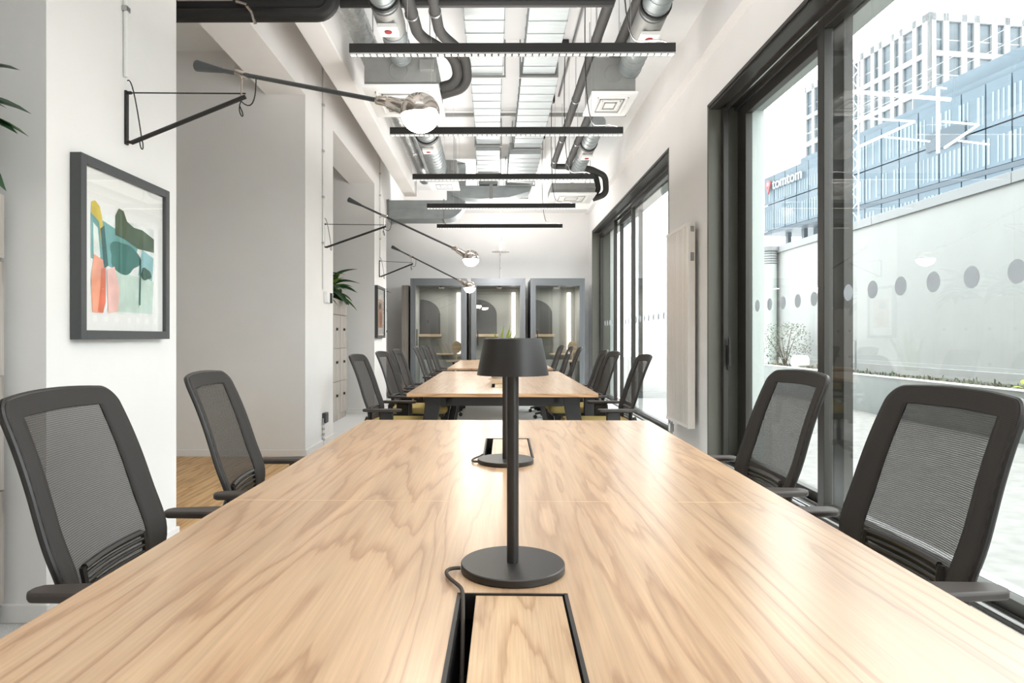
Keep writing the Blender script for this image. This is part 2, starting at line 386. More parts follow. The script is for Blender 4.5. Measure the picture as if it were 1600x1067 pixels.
hd = MB().box(2.09, 2.115, Y1 - .115, Y1 - .095, .86, 1.08).tube([(2.10, Y1 - .11, 1.02), (2.10, Y1 - .15, 1.02), (2.10, Y1 - .15, 1.15), (2.11, Y1 - .15, .90)][:2], .01, 8)
hd.box(2.085, 2.105, Y1 - .165, Y1 - .14, .90, 1.15).build('handle', M['black'], w1, True, .004)
d2 = [7.8 + .27 * i for i in range(9)]; d3 = [10.5 + .27 * i for i in range(4)]
w2 = window(2, Y2A, Y2B, [(2.13, Y2A + .03, 10.22, .03, ZH - .06, .06, d2), (2.24, 10.16, 11.72, .03, ZH - .06, .06, d3), (2.13, 11.66, Y2B - .03, .03, ZH - .06, .06, [11.95 + .27 * i for i in range(4)])])

# ------------------------------------------------------------------ tables
TX1 = lambda y: .013 + .0154 * y
def table(label, yc, xc, rz, nmod, L_, with_legs=True):
    t = thing('bench_table', label, 'table', (xc, yc, 0), rz, 'bench tables down the middle of the room')
    W2 = .70; n = nmod; m = L_ / n
    for k in range(n):
        y0 = -L_ / 2 + k * m; y1 = y0 + m; hc = (y0 + y1) / 2; hx, hl = .0885, .215
        b = MB()
        g = .0012
        b.box(-W2, -hx, y0 + g, y1 - g, .715, .74).box(hx, W2, y0 + g, y1 - g, .715, .74)
        b.box(-hx, hx, y0 + g, hc - hl, .715, .74).box(-hx, hx, hc + hl, y1 - g, .715, .74)
        top = b.build('tabletop', M['table'], t, False)
        e = MB()
        for sx in (-1, 1): e.box(min(sx * W2, sx * (W2 + .0015)), max(sx * W2, sx * (W2 + .0015)), y0 + g, y1 - g, .715, .7398)
        if k == 0: e.box(-W2, W2, y0 - .0005, y0 + g, .715, .7398)
        if k == n - 1: e.box(-W2, W2, y1 - g, y1 + .0005, .715, .7398)
        e.build('edge_band', M['edge'], top, False)
        f = MB()                                    # cable hatch: thin black frame, tray below, wooden lid shifted to the right
        fw = .006
        f.box(-hx, -hx + fw, hc - hl, hc + hl, .70, .7415).box(hx - fw, hx, hc - hl, hc + hl, .70, .7415)
        f.box(-hx, hx, hc - hl, hc - hl + fw, .70, .7415).box(-hx, hx, hc + hl - fw * .6, hc + hl, .70, .7415)
        fr = f.build('hatch_frame', M['black'], t, False)
        MB().box(-hx, hx, hc - hl, hc + hl, .60, .61).box(-hx, -hx + .002, hc - hl, hc + hl, .61, .70).box(hx - .002, hx, hc - hl, hc + hl, .61, .70).box(-hx, hx, hc - hl, hc - hl + .002, .61, .70).box(-hx, hx, hc + hl - .002, hc + hl, .61, .70).build('cable_tray', M['blackin'], fr, False)
        MB().box(-hx + .030, hx - fw - .003, hc - hl + .009, hc + hl - .006, .722, .7395).build('hatch_lid', M['lid'], fr, False, .001)
        if k:
            MB().box(-W2, W2, y0 - .0013, y0 + .0013, .72, .7402).build('seam', M['seam'], t, False)
    # steel underframe
    for ya_ in (-L_ / 2 + .10, L_ / 2 - .15): MB().box(-.58, .58, ya_, ya_ + .05, .64, .715).build('end_rail', M['black'], t, False, .004)
    for sx in (-1, 1): MB().box(sx * .40 - .025, sx * .40 + .025, -L_ / 2 + .1, L_ / 2 - .1, .655, .714).build('long_rail', M['black'], t, False, .004)
    for yy in (-L_ / 2 + .125, 0, L_ / 2 - .125):
        for sx in (-1, 1):
            lg = MB(); q = [(.45, .715), (.57, .715), (.66, 0), (.585, 0)]
            lg.prism([(sx * u, v) for u, v in q], lambda u, v, t_: (u, yy + t_, v), -.03, .03).build('leg', M['black'], t, False, .004)
    return t
T1L, T2L, T3L = 3.28, 3.22, 3.25
t1c = 3.314 - T1L / 2
table('nearest long walnut table with two small black lamps on it', t1c, TX1(t1c), -.0154, 2, T1L)
table('middle walnut table carrying the potted plant', 4.87 + T2L / 2, .07, -.006, 2, T2L)
table('farthest walnut table in front of the phone booths', 8.83 + T3L / 2, .087, -.006, 2, T3L)

# ------------------------------------------------------------------ table lamps
def lamp_parts(t):
    MB().lathe([(.0, 0), (.089, 0), (.092, .002), (.092, .0125), (.0905, .014), (0, .014)], seg=64).build('base', M['lampblk'], t)
    MB().cyl((0, 0, .014), (0, 0, .36), .0105, seg=28).build('pole', M['lampblk'], t)
    MB().lathe([(.0, .4105), (.0495, .4105), (.0515, .409), (.0635, .347), (.0635, .3455), (.0625, .3455), (.0500, .405), (.0, .405)], seg=64).build('shade', M['lampblk'], t)
    MB().lathe([(0, .362), (.046, .362), (.046, .366), (0, .366)], seg=40).build('diffuser', M['whitepl'], t)
    return t
l1 = lamp_parts(thing('table_lamp', 'small black metal lamp nearest on the first table, by the cable hatch', 'lamp', (TX1(1.181) + .002, 1.181, .74), 0, 'black table lamps'))
l2 = lamp_parts(thing('table_lamp', 'black metal lamp half hidden behind the nearest lamp', 'lamp', (.038, 2.19, .74), 0, 'black table lamps'))
c0 = Vector((-.092, -.012, .007))
pts = bez(c0, c0 + Vector((-.03, .0, 0)), (-.122, -.035, .006), (-.10, -.075, .006), 10) + bez((-.10, -.075, .006), (-.088, -.098, .006), (-.086, -.105, .008), (-.083, -.125, .006), 8)[1:] + bez((-.083, -.125, .006), (-.080, -.17, .0), (-.079, -.2, -.02), (-.076, -.33, -.09), 10)[1:]
MB().tube(pts, .0032, 10).build('cord', M['cable'], l1)
pts = bez((-.09, -.02, .007), (-.12, -.02, .006), (-.115, .03, .006), (-.088, .08, .006), 10) + [Vector((-.078, .13, .004)), Vector((-.075, .2, -.03)), Vector((-.074, .26, -.1))]
MB().tube(pts, .0032, 8).build('cord', M['cable'], l2)

# ------------------------------------------------------------------ chairs
ZT = .998; ZB = .40; RC = .042
def back_x(z):
    t = (z - ZB) / (ZT - ZB)
    return -.235 - .015 * t - .13 * t * t + .02 * math.exp(-((z - .56) / .09) ** 2)
def back_w(z):
    t = (z - ZB) / (ZT - ZB)
    w_ = .215 + .055 * math.sin(min(1, t / .42) * PI / 2) - .022 * max(0, (t - .42) / .58) ** 1.2
    dz = max(0, z - (ZT - RC))
    return w_ - RC + math.sqrt(max(0, RC * RC - dz * dz)) if dz > 0 else w_
def back_p(u, z, off=0):
    y = u * back_w(z); return Vector((back_x(z) + .55 * y * y + off, y, z + (.012 * (1 - (y / .23) ** 2) if z > .9 else 0) * (z - .9) / .105 if z > .9 else z))
def zz(v):      # row spacing finer towards the round top
    return ZB + (ZT - ZB) * v
RV = sorted([.12, .925] + [i / 26 * .905 for i in range(27)] + [.915] + [.93 + (1 - .93) * math.sin(i / 10 * PI / 2) for i in range(0, 11)])
def panel(umin, umax, rows, off=0, nu=12):
    b = MB(); n = len(rows)
    return b.grid(lambda a, c: back_p(umin + (umax - umin) * a, zz(rows[min(n - 1, round(c * (n - 1)))]), off), nu, n - 1)
uvf = lambda co: (co.y, co.z)
def caster(par, x, y):
    o = MB().lathe([(0, -.011), (.026, -.011), (.028, -.008), (.028, .008), (.026, .011), (0, .011)], seg=16, axis=Matrix(((1, 0, 0), (0, 0, -1), (0, 1, 0)))).build('caster', M['chairframe'], par, loc=(x, y, .03))
def make_chair(label):
    t = thing('task_chair', label, 'chair', group='mesh-back task chairs along the tables')
    side = .68; vt = .925; vb = .12
    inner = [v for v in RV if vb < v < vt]; inner = [vb] + inner + [vt]
    bd = MB()
    for r_ in ((-1, -side), (side, 1)):
        p = panel(r_[0], r_[1], RV, 0, 4); k = len(bd.v); bd.v += p.v; bd.f += [tuple(k + i for i in q) for q in p.f]
    for rows in ([v for v in RV if v < vb] + [vb], [vt] + [v for v in RV if v > vt]):
        p = panel(-side, side, rows, 0, 10); k = len(bd.v); bd.v += p.v; bd.f += [tuple(k + i for i in q) for q in p.f]
    seen = {}; mp_ = []; nv = []
    for v in bd.v:
        k_ = tuple(round(c, 5) for c in v)
        if k_ not in seen: seen[k_] = len(nv); nv.append(v)
        mp_.append(seen[k_])
    bd.v = nv; bd.f = [tuple(mp_[i] for i in q) for q in bd.f]
    br = bd.build('backrest', M['border'], t, uvfn=uvf)
    md = br.modifiers.new('thick', 'SOLIDIFY'); md.thickness = .005; md.offset = 1
    panel(-side, side, inner, 0.001, 14).build('mesh_panel', M['mesh'], br, uvfn=uvf)
    # rim behind the fabric
    out = [back_p(-1, zz(v), -.006) for v in RV] + [back_p(u, ZT, -.006) for u in [-.8 + .2 * i for i in range(9)]] + [back_p(1, zz(v), -.006) for v in reversed(RV)]
    MB().tube(out, .0085, 8, closed=True).build('rim', M['chairframe'], br)
    # lumbar pad with slots
    lb = MB()
    for k in range(7):
        z = .475 + k * .0185; hw = .155 - .0015 * k
        lb.tube([back_p(u * hw / back_w(z), z, .010) for u in [-1 + i / 6 for i in range(13)]], .0052 if k < 6 else .009, 6)
    for s_ in (-1, 1): lb.tube([back_p(s_ * .155 / back_w(z), z, .010) for z in (.472, .50, .53, .56, .588)], .009, 6)
    lb.build('lumbar_support', M['chairframe'], t)
    # seat
    def seat_poly(sc=1): 
        pts = []
        for cx, cy, a0 in ((.25, .19, 0), (-.17, .19, 90), (-.17, -.19, 180), (.25, -.19, 270)):
            for i in range(6):
                a = math.radians(a0 + i * 18); pts.append((cx + .06 * math.cos(a) * sc, cy + .06 * math.sin(a) * sc))
        return pts
    st = MB().prism(seat_poly(), lambda u, v, q: (u, v, q), .425, .485).build('seat', M['seat'], t, bevel=.018)
    MB().prism(seat_poly(.9), lambda u, v, q: (u * .95, v * .95, q), .395, .424).build('seat_pan', M['chairframe'], t, bevel=.006)
    MB().tube(bez((-.02, 0, .37), (-.2, 0, .37), (-.30, 0, .40), (back_x(.47) - .03, 0, .50), 10), [.035, .034, .033, .032, .031, .03, .029, .028, .027, .026, .022], 12).build('back_spine', M['chairframe'], t)
    for s_ in (-1, 1):
        ar = MB()
        pad = [(-.21, .03), (-.225, .012), (-.225, -.012), (-.21, -.03), (-.06, -.042), (.05, -.042), (.075, -.025), (.075, .025), (.05, .042), (-.06, .042)]
        ap = ar.prism(pad, lambda u, v, q: (u, s_ * .335 + v, q), .582, .604).build('armrest', M['armpad'], t, bevel=.007)
        MB().tube(arc_corner([(-.05, s_ * .335, .583), (-.05, s_ * .335, .40), (-.03, s_ * .15, .385)], .07), [.030, .029] + [.026] * 6 + [.024] * 0 + [.022], 10).build('arm_post', M['chairframe'], ap) if False else \
        MB().box(-.095, .01, s_ * .335 - .018, s_ * .335 + .018, .40, .583).box(-.08, .0, min(s_ * .15, s_ * .345), max(s_ * .15, s_ * .345), .375, .405).build('arm_post', M['chairframe'], ap, True, .008)
    MB().cyl((0, 0, .10), (0, 0, .26), .025).cyl((0, 0, .26), (0, 0, .40), .016).box(-.09, .09, -.06, .06, .365, .398).build('column', M['chairframe'], t)
    for k in range(5):
        a = math.radians(72 * k + 18); ca, sa = math.cos(a), math.sin(a)
        MB().tube([(.02 * ca, .02 * sa, .115), (.15 * ca, .15 * sa, .095), (.30 * ca, .30 * sa, .07)], [.026, .021, .015], 10).build('leg', M['chairframe'], t)
        caster(t, .30 * ca, .30 * sa)
    return t
T1o = -.77
ch0 = make_chair('nearest mesh-back office chair on the left, in front of the white pillar')
ch0.location = (-.805, 1.79, 0); ch0.rotation_euler = (0, 0, math.radians(3))
chairs = [(-.80, 2.70, 6, 'second mesh-back chair on the left of the nearest table, before the beige wall'),
          (.89, 1.80, 182, 'nearest mesh-back office chair on the right, cut by the picture edge'),
          (.90, 2.74, 181, 'second mesh-back chair on the right, in front of the sliding door stile')]
lt = ['first chair on the left of the middle table', 'second chair on the left of the middle table', 'third chair on the left of the middle table',
      'first chair on the left of the farthest table', 'second chair on the left of the farthest table', 'third chair on the left of the farthest table']
for y, l in zip((5.42, 6.55, 7.62, 9.60, 10.65, 11.7), lt): chairs.append((-.76 + random.uniform(-.015, .015), y, random.uniform(-4, 4), 'grey mesh-back ' + l))
for y, x, l in zip((5.42, 6.62, 7.42, 9.50, 10.30, 11.75), (.87, .84, .87, .87, .84, .84), lt): chairs.append((x, y, 180 + random.uniform(-4, 4), 'dark mesh-back ' + l.replace('left', 'right')))
for x, y, r, l in chairs: dup(ch0, (x, y, 0), math.radians(r), l)

# ------------------------------------------------------------------ linear pendants
BX, BL, BZ = .10, 1.8, CZ + 1.592
ordn = ['nearest', 'second', 'third', 'fourth', 'farthest']
for i in range(-2, 5):
    y = 3.685 + 1.465 * i; xc = (.10 if i < 1 else [.10, .095, .09, .085, .08][i])
    lab = (ordn[i] + ' black linear pendant light hanging across the room, counted from the camera') if i >= 0 else ('black linear pendant light overhead, %s in front of the visible row' % ['one', 'two'][-i - 1])
    t = thing('linear_pendant', lab, 'light', (xc, y, BZ), 0, 'black linear pendant lights')
    MB().box(-BL / 2, BL / 2, -.018, .018, -.022, .03).build('housing', M['black'], t, False, .001)
    ld = MB()
    for k in range(48):
        x = -BL / 2 + (k + .5) * BL / 48; ld.box(x - .0125, x + .0125, -.012, .012, -.029, -.022)
    ld.build('led_row', M['led'], t, False)
    MB().box(-BL / 2, BL / 2, -.018, -.0155, -.031, -.022).box(-BL / 2, BL / 2, .0155, .018, -.031, -.022).build('louvre', M['alu'], t, False)
    for sx in (-.58, .655): MB().cyl((sx, 0, .03), (sx, 0, ZC - BZ), .0013, seg=6).build('suspension_wire', M['alu'], t)
    p = bez((.615, 0, ZC - BZ - .1), (.60, 0, .7), (.60, 0, .10), (.68, 0, .05), 14) + bez((.68, 0, .05), (.72, 0, .035), (.80, 0, .07), (.86, 0, .036), 8)[1:]
    MB().tube(p, .004, 6).build('feed_cable', M['black'], t)
    MB().box(.58, .65, -.035, .035, ZC - BZ - .1, ZC - BZ - .002).build('ceiling_rose', M['black'], t, False, .004)
    la = bpy.data.lights.new('pendant_light', 'AREA'); la.shape = 'RECTANGLE'; la.size = BL; la.size_y = .03; la.energy = BAR_W; la.spread = math.radians(105); la.color = (1, .97, .94)
    lo = bpy.data.objects.new('pendant_light', la); C.objects.link(lo); lo.parent = t; lo.location = (0, 0, -.034)
    lb_ = bpy.data.lights.new('pendant_fill', 'AREA'); lb_.shape = 'RECTANGLE'; lb_.size = BL; lb_.size_y = .03; lb_.energy = BAR_FILL; lb_.color = (1, .975, .95)  # upward fill added on top of the housing to brighten the ceiling
    lo = bpy.data.objects.new('pendant_fill', lb_); C.objects.link(lo); lo.parent = t; lo.location = (0, 0, .033); lo.rotation_euler = (PI, 0, 0)

# ------------------------------------------------------------------ wall lamps with counterweighted boom
def wall_lamp(label, y, tip, head, ext, bulb_w):
    """tip: arm end, head: boom end (world), ext: boom length behind the tip"""
    b = Vector((XL, y, CZ + 1.2)); tip = Vector(tip); head = Vector(head)
    t = thing('swing_arm_lamp', label, 'wall lamp', b, 0, 'swing-arm wall lamps on the pillars')
    q = lambda v: Vector(v) - b
    MB().box(0, .012, -.012, .012, -.255, .01).build('wall_bracket', M['black'], t, False, .002)
    MB().tube([(.012, 0, .0), (.03, 0, 0)], .008, 10).build('hinge', M['black'], t); MB().tube([(.012, 0, -.24), (.035, 0, -.245)], .008, 10).build('hinge', M['black'], t)
    MB().tube([(.02, 0, 0), q(tip)], .0035, 8).build('top_stay', M['black'], t)
    MB().tube([(.03, 0, -.245), q(tip) + Vector((0, 0, -.015))], .011, 12).build('strut', M['black'], t)
    piv = q(tip) + Vector((-.02, 0, .095))
    MB().cyl(q(tip) + Vector((-.02, 0, -.02)), piv, .0055, seg=10).tube([piv + Vector((-.03, 0, .01)), piv + Vector((.03, 0, -.01))], .016, 12).build('pivot', M['chrome'], t)
    d = (q(head) - piv).normalized(); tail = piv - d * ext
    MB().tube([tail + d * .16, q(head)], .0105, 14).build('boom', M['pictfrm'], t)
    MB().tube([tail, tail + d * .004, tail + d * .165], [.024, .028, .012], 20).build('counterweight', M['pictfrm'], t)
    MB().tube(bez(piv + d * .09, piv + d * .09 + Vector((0, 0, -.06)), q(tip) + Vector((.05, 0, -.12)), q(tip) + Vector((-.03, 0, -.03)), 10), .003, 6).build('cord', M['black'], t)
    MB().tube(bez((.01, 0, .06), (.03, 0, .08), (.05, 0, -.02), (.08, 0, -.22), 8) + bez((.08, 0, -.22), (.10, 0, -.29), (.075, 0, -.30), (.07, 0, -.235), 6)[1:], .003, 6).build('cord', M['black'], t)
    MB().tube(bez(q(tip) + Vector((-.02, 0, -.03)), q(tip) + Vector((-.06, 0, -.10)), q(tip) + Vector((.02, 0, -.16)), q(tip) + Vector((-.03, 0, -.06)), 8), .003, 6).build('cord', M['black'], t)
    h = q(head)
    fl = Vector((d.x, d.y, d.z - .12)).normalized()
    MB().tube([h, h + d * .06], .02, 12).box(h.x - .0, h.x + .05, h.y - .025, h.y + .025, h.z - .012, h.z + .012).build('knuckle', M['chrome'], t, True, .004)
    s0 = h + d * .06; s1 = s0 + fl * .105
    MB().tube([s0, s0 + fl * .01, s1], [.022, .029, .034], 20).build('socket', M['chrome'], t)
    bc = s1 + fl * .07
    cap = MB().lathe([(.0, .088)] + [(.088 * math.sin(a), .088 * math.cos(a)) for a in [i * PI / 2 / 10 for i in range(1, 12)]], bc, 32).build('mirror_cap', M['chrome'], t)
    MB().lathe([(.0865 * math.sin(a), .0865 * math.cos(a)) for a in [PI / 2 + i * PI / 2 / 10 for i in range(0, 11)]], bc, 32).build('bulb', M['bulb'], t)
    return t
d1h = 3.02
wall_lamp('nearest swing-arm wall lamp with glowing bulb, above the framed picture', 3.257, (PX(383, 3.27), 3.27, CZ + 1.2), (PX(588, d1h), d1h, PZ(156, d1h)), .29, 14)
wall_lamp('middle swing-arm wall lamp on the pillar beside the light switch', 7.05, (PX(603, 7.1), 7.1, CZ + 1.2), (PX(706, 7.0), 7.0, PZ(386.5, 7.0)), .44, 10)
wall_lamp('farthest swing-arm wall lamp reaching across the booths', 10.46, (PX(645, 10.35), 10.35, CZ + 1.16), (PX(715, 10.0), 10.0, PZ(437, 10.0)), .40, 8)

# ------------------------------------------------------------------ framed pictures
def picture(label, yc, zc, w_, h_, shapes):
    t = thing('framed_picture', label, 'picture', (XL, yc, zc - h_ / 2))
    b, dp = .04, .05
    o = MB().box(.001, dp, -w_ / 2, -w_ / 2 + b, 0, h_).box(.001, dp, w_ / 2 - b, w_ / 2, 0, h_).box(.001, dp, -w_ / 2 + b, w_ / 2 - b, 0, b).box(.001, dp, -w_ / 2 + b, w_ / 2 - b, h_ - b, h_)
    o.build('frame', M['pictfrm'], t, False, .0015)
    pp = MB().box(.004, .030, -w_ / 2 + b, w_ / 2 - b, b, h_ - b).build('paper', M['paper'], t, False)
    x = .0304
    for k, (c, pts) in enumerate(shapes):
        m_ = mat('print_ink', rgb(*c), .6, noise=.18, nscale=9)
        MB().prism(pts, lambda u, v, q: (x + q, u, v), 0, .0002 + .00004).build('print_shape', m_, pp, False); x += .0003
    MB().box(.038, .041, -w_ / 2 + b, w_ / 2 - b, b, h_ - b).build('glazing', M['artglass'], t, False)
    return t
def blob(cx, cy, rx, ry, n=28, wob=.12, ph=0, clip=None):
    o = []
    for i in range(n):
        a = 2 * PI * i / n; r = 1 + wob * math.sin(3 * a + ph) + wob * .5 * math.sin(5 * a + 2 * ph)
        u, v = cx + rx * r * math.cos(a), cy + ry * r * math.sin(a)
        if clip: u = min(max(u, clip[0]), clip[1]); v = min(max(v, clip[2]), clip[3])
        o.append((u, v))
    return o
U0, U1, V0, V1 = -.29, .255, .12, .62
cl = (U0, U1, V0, V1)
sh = [((236, 240, 236), [(U0, V0), (U1, V0), (U1, V1 - .05), (U0, V1 - .05)]),
      ((206, 226, 214), [(U0 + .12, V0 + .01), (U1 - .02, V0 + .01), (U1, V0 + .18), (U0 + .2, V0 + .2)]),
      ((112, 168, 164), [(U0, V0 + .24), (-.05, V0 + .20), (.06, V0 + .24), (.10, V1 - .16), (-.06, V1 - .11), (U0, V1 - .06)]),
      ((62, 120, 112), blob(-.02, .39, .13, .075, ph=1, clip=cl)),
      ((78, 96, 70), [(-.10, V1 - .04), (-.07, V1 + .0), (-.03, V1 - .005), (.0, V1 - .05), (.06, V1 - .07), (.14, V1 - .07), (U1, V1 - .10), (U1, V1 - .17), (.1, V1 - .17), (-.02, V1 - .14), (-.10, V1 - .13)]),
      ((150, 196, 200), [(.10, .32), (.235, .30), (.25, .42), (.14, .45)]),
      ((224, 198, 60), [(U0 + .0, V1 - .06), (U0 + .005, V1 - .01), (U0 + .03, V1 + .0), (U0 + .065, V1 - .02), (U0 + .085, V1 - .07), (U0 + .1, V1 - .2), (U0 + .08, V1 - .2), (U0 + .06, V1 - .09), (U0 + .02, V1 - .07)]),
      ((232, 238, 230), [(U0 + .02, V0 + .22), (U0 + .015, V1 - .1), (U0 + .05, V1 - .12), (U0 + .07, V0 + .25)]),
      ((40, 92, 84), [(U0 + .1, V0 + .2), (U0 + .07, V1 - .12), (U0 + .1, V1 - .10), (U0 + .13, V0 + .22)]),
      ((240, 166, 134), [(U0 + .01, V0), (U0, V0 + .14), (U0 + .02, V0 + .26), (U0 + .09, V0 + .24), (U0 + .11, V0 + .1), (U0 + .09, V0)]),
      ((226, 118, 84), [(U0 + .05, V0 + .005), (U0 + .07, V0 + .12), (U0 + .075, V0 + .2), (U0 + .11, V0 + .21), (U0 + .11, V0 + .05), (U0 + .09, V0)]),
      ((246, 200, 190), [(U0 + .13, V0), (U0 + .12, V0 + .2), (U0 + .18, V0 + .22), (U0 + .22, V0 + .12), (U0 + .21, V0 + .01)]),
      ((60, 110, 96), [(.105, .17), (.115, .40), (.125, .40), (.118, .17)]),
      ((54, 92, 72), blob(.17, .33, .05, .03, ph=2))]
picture('large framed abstract print in green, teal and orange on the nearest pillar', 3.215, 1.543, .775, .80, sh)
picture('small-looking framed print in beige and orange on the farthest pillar', 10.42, 1.543, .70, .80,
        [((214, 172, 140), [(-.2, .16), (.2, .16), (.2, .6), (-.2, .6)]), ((188, 128, 88), blob(.02, .3, .12, .12, ph=1)), ((90, 92, 88), blob(-.05, .5, .1, .06, ph=2))])

# ------------------------------------------------------------------ conduits, switches, sockets on the pillars
def wallbox(name, label, cat, x, y, z, w_, h_, m):
    o = MB().box(0, .04, -w_ / 2, w_ / 2, -h_ / 2, h_ / 2).build(name, m, None, True, .006, (x, y, z)); return tag(o, label, cat)
def conduit(label, pts, m='whitepl', r=.011):
    t = thing('conduit', label, 'conduit', pts[0])
    MB().tube([Vector(p) - Vector(pts[0]) for p in arc_corner(pts, .05, 4)] if len(pts) > 2 else [Vector(p) - Vector(pts[0]) for p in pts], r, 10).build('pipe', M[m], t)
    for k in range(1, 5):
        a, b = Vector(pts[0]), Vector(pts[1]); p = a.lerp(b, k / 5) - a
        MB().box(p.x - .014, p.x + .012, p.y - .018, p.y + .018, p.z - .012, p.z + .012).build('clip', M['alu'], t, False)
    return t
conduit('pale conduit running down the nearest pillar to the swing-arm lamp', [(XL + .013, 3.24, CZ + 1.27), (XL + .013, 3.24, ZC - .02)])
conduit('pale conduit running down the second pillar to the light switch', [(XL + .013, 7.0, 1.66), (XL + .013, 7.0, ZC - .02)])
conduit('pale conduit rising from the floor of the second pillar to the socket', [(XL + .013, 7.0, .02), (XL + .013, 7.0, .30)])
conduit('pale conduit down the farthest pillar', [(XL + .013, 10.5, 2.36), (XL + .013, 10.5, ZC - .02)])
conduit('pale conduit along the boxed beam', [(-1.505, -2, 3.56), (-1.505, 7.0, 3.56)], 'alu', .012)
conduit('pale conduit down the middle of the far wall', [(PX(782, 13.7), YF - .012, 2.3), (PX(782, 13.7), YF - .012, 3.70)])
wallbox('light_switch', 'grey double light switch on the second pillar', 'switch', XL, 7.12, 1.58, .12, .12, M['whitepl'])
wallbox('light_switch', 'dark rocker switch next to the grey switch on the second pillar', 'switch', XL, 7.27, 1.58, .05, .11, M['black'])
wallbox('wall_socket', 'dark socket low on the second pillar', 'socket', XL, 7.05, .30, .12, .11, M['pictfrm'])

# ------------------------------------------------------------------ lockers and plants
def leaf_mesh(L_, W_, droop, m, n=8):
    b = MB()
    def fn(a, c):
        s = c; wv = W_ * (math.sin(PI * min(1, s ** .8)) ** .8) * (1 - .1 * s); u = (a - .5)
        return Vector((L_ * s, u * wv, L_ * (.25 * s - droop * s * s) + abs(u) * wv * .35))
    b.grid(fn, 4, n)
    return b.mesh('leaf', m)
LV = [leaf_mesh(.36, .16, .5, M['leaf']), leaf_mesh(.40, .15, .65, M['leaf2']), leaf_mesh(.32, .13, .35, M['leaf3']), leaf_mesh(.36, .17, .45, M['leaf2'])]
def leafy(name, label, loc, n, sc=1.0, only=None, up=(.1, 1.1), cat='plant', yaw=None):
    t = thing(name, label, cat, loc)
    MB().tube([(0, 0, 0), (.01, 0, .12 * sc), (.0, .01, .25 * sc)], [.02 * sc, .015 * sc, .01 * sc], 8).build('stem', M['bark'], t)
    for k in range(n):
        me = LV[k % 4] if only is None else LV[only]
        a = k * 2.4 + random.uniform(-.3, .3) if yaw is None else random.uniform(*yaw)
        e = up[0] + (up[1] - up[0]) * (k / n) + random.uniform(-.15, .15)
        o = put('leaf', me, t, 0, (0, 0, (.05 + .2 * k / n) * sc)); s_ = sc * random.uniform(.8, 1.15)
        o.scale = (s_, s_, s_); o.rotation_euler = (random.uniform(-.3, .3), -e + .3, a)
    return t
def lockers(label, xf, y0, y1, ncol, top=1.67, faceh=.455):
    t = thing('locker_unit', label, 'locker', (xf, y0, 0)); D = .42; W_ = (y1 - y0) / ncol
    MB().box(-D, -.02, 0, y1 - y0, .0, top).build('body', M['locker'], t, False)
    MB().box(-D, .0, 0, y1 - y0, 3 * faceh + .10, top).build('planter_box', M['locker'], t, False, .003)
    MB().box(-D + .03, -.02, .03, y1 - y0 - .03, top, top + .004).build('soil', M['soil'], t, False)
    dm = MB().box(-.02, .0, .003, W_ - .003, .003, faceh - .003).mesh('door', M['locker'], False)
    km = MB().box(0, .022, -.018, .018, -.018, .018).mesh('knob', M['black'], False)
    for c in range(ncol):
        for r in range(3):
            d = put('door', dm, t, 0, (0, c * W_, .09 + r * faceh)); put('knob', km, d, .004, (0, W_ * .5, faceh * .58))
    return t
lockers('pale grey-oak locker unit in the bay behind the second pillar', -2.15, 7.55, 9.72, 5)
lockers('wooden locker unit at the left picture edge beside the nearest pillar', -1.95, .45, 2.64, 5, 1.72)
lockers('locker unit in the bay behind the farthest pillar', -2.05, 11.25, 12.8, 4)
for y, n in ((9.35, 30), (8.6, 26)): leafy('potted_plant', 'bushy green plant on top of the grey-oak lockers, %s' % ('at their far end' if y > 9 else 'towards the second pillar'), (-2.30, y, 1.66), n, 1.0)
leafy('potted_plant', 'plant with broad leaves entering at the upper left picture edge', (-2.08, 2.40, 1.80), 16, 1.0, up=(.0, .8), yaw=(-.9, .2))
leafy('potted_plant', 'green plant peeking past the farthest pillar', (-2.12, 11.5, 1.68), 18, 1.0, up=(-.3, 1.0))

# bowl plant on the middle table
pt = thing('potted_plant', 'small snake plant in a white bowl on the middle table', 'plant', (PX(777, 6.75), 6.75, .74))
MB().lathe([(0, 0), (.05, 0), (.085, .03), (.10, .08), (.095, .08), (.08, .035), (0, .03)], seg=32).build('bowl', M['ceramic'], pt)
MB().lathe([(0, .065), (.092, .065), (0, .07)], seg=24).build('soil', M['soil'], pt)
sl = MB().grid(lambda a, c: Vector(((a - .5) * .05 * (1 - c ** 2.5), .006 * math.cos((a - .5) * 3), c * .46)), 3, 8).mesh('leaf', M['leaf3'])
for k in range(9):
    o = put('leaf', sl, pt, 0, (random.uniform(-.03, .03), random.uniform(-.03, .03), .06)); s_ = random.uniform(.75, 1.1); o.scale = (s_, s_, s_)
    o.rotation_euler = (random.uniform(-.25, .25), [-.35, .0, .3, .45, -.1, .1, -.25, .2, 0][k], random.uniform(0, .8))

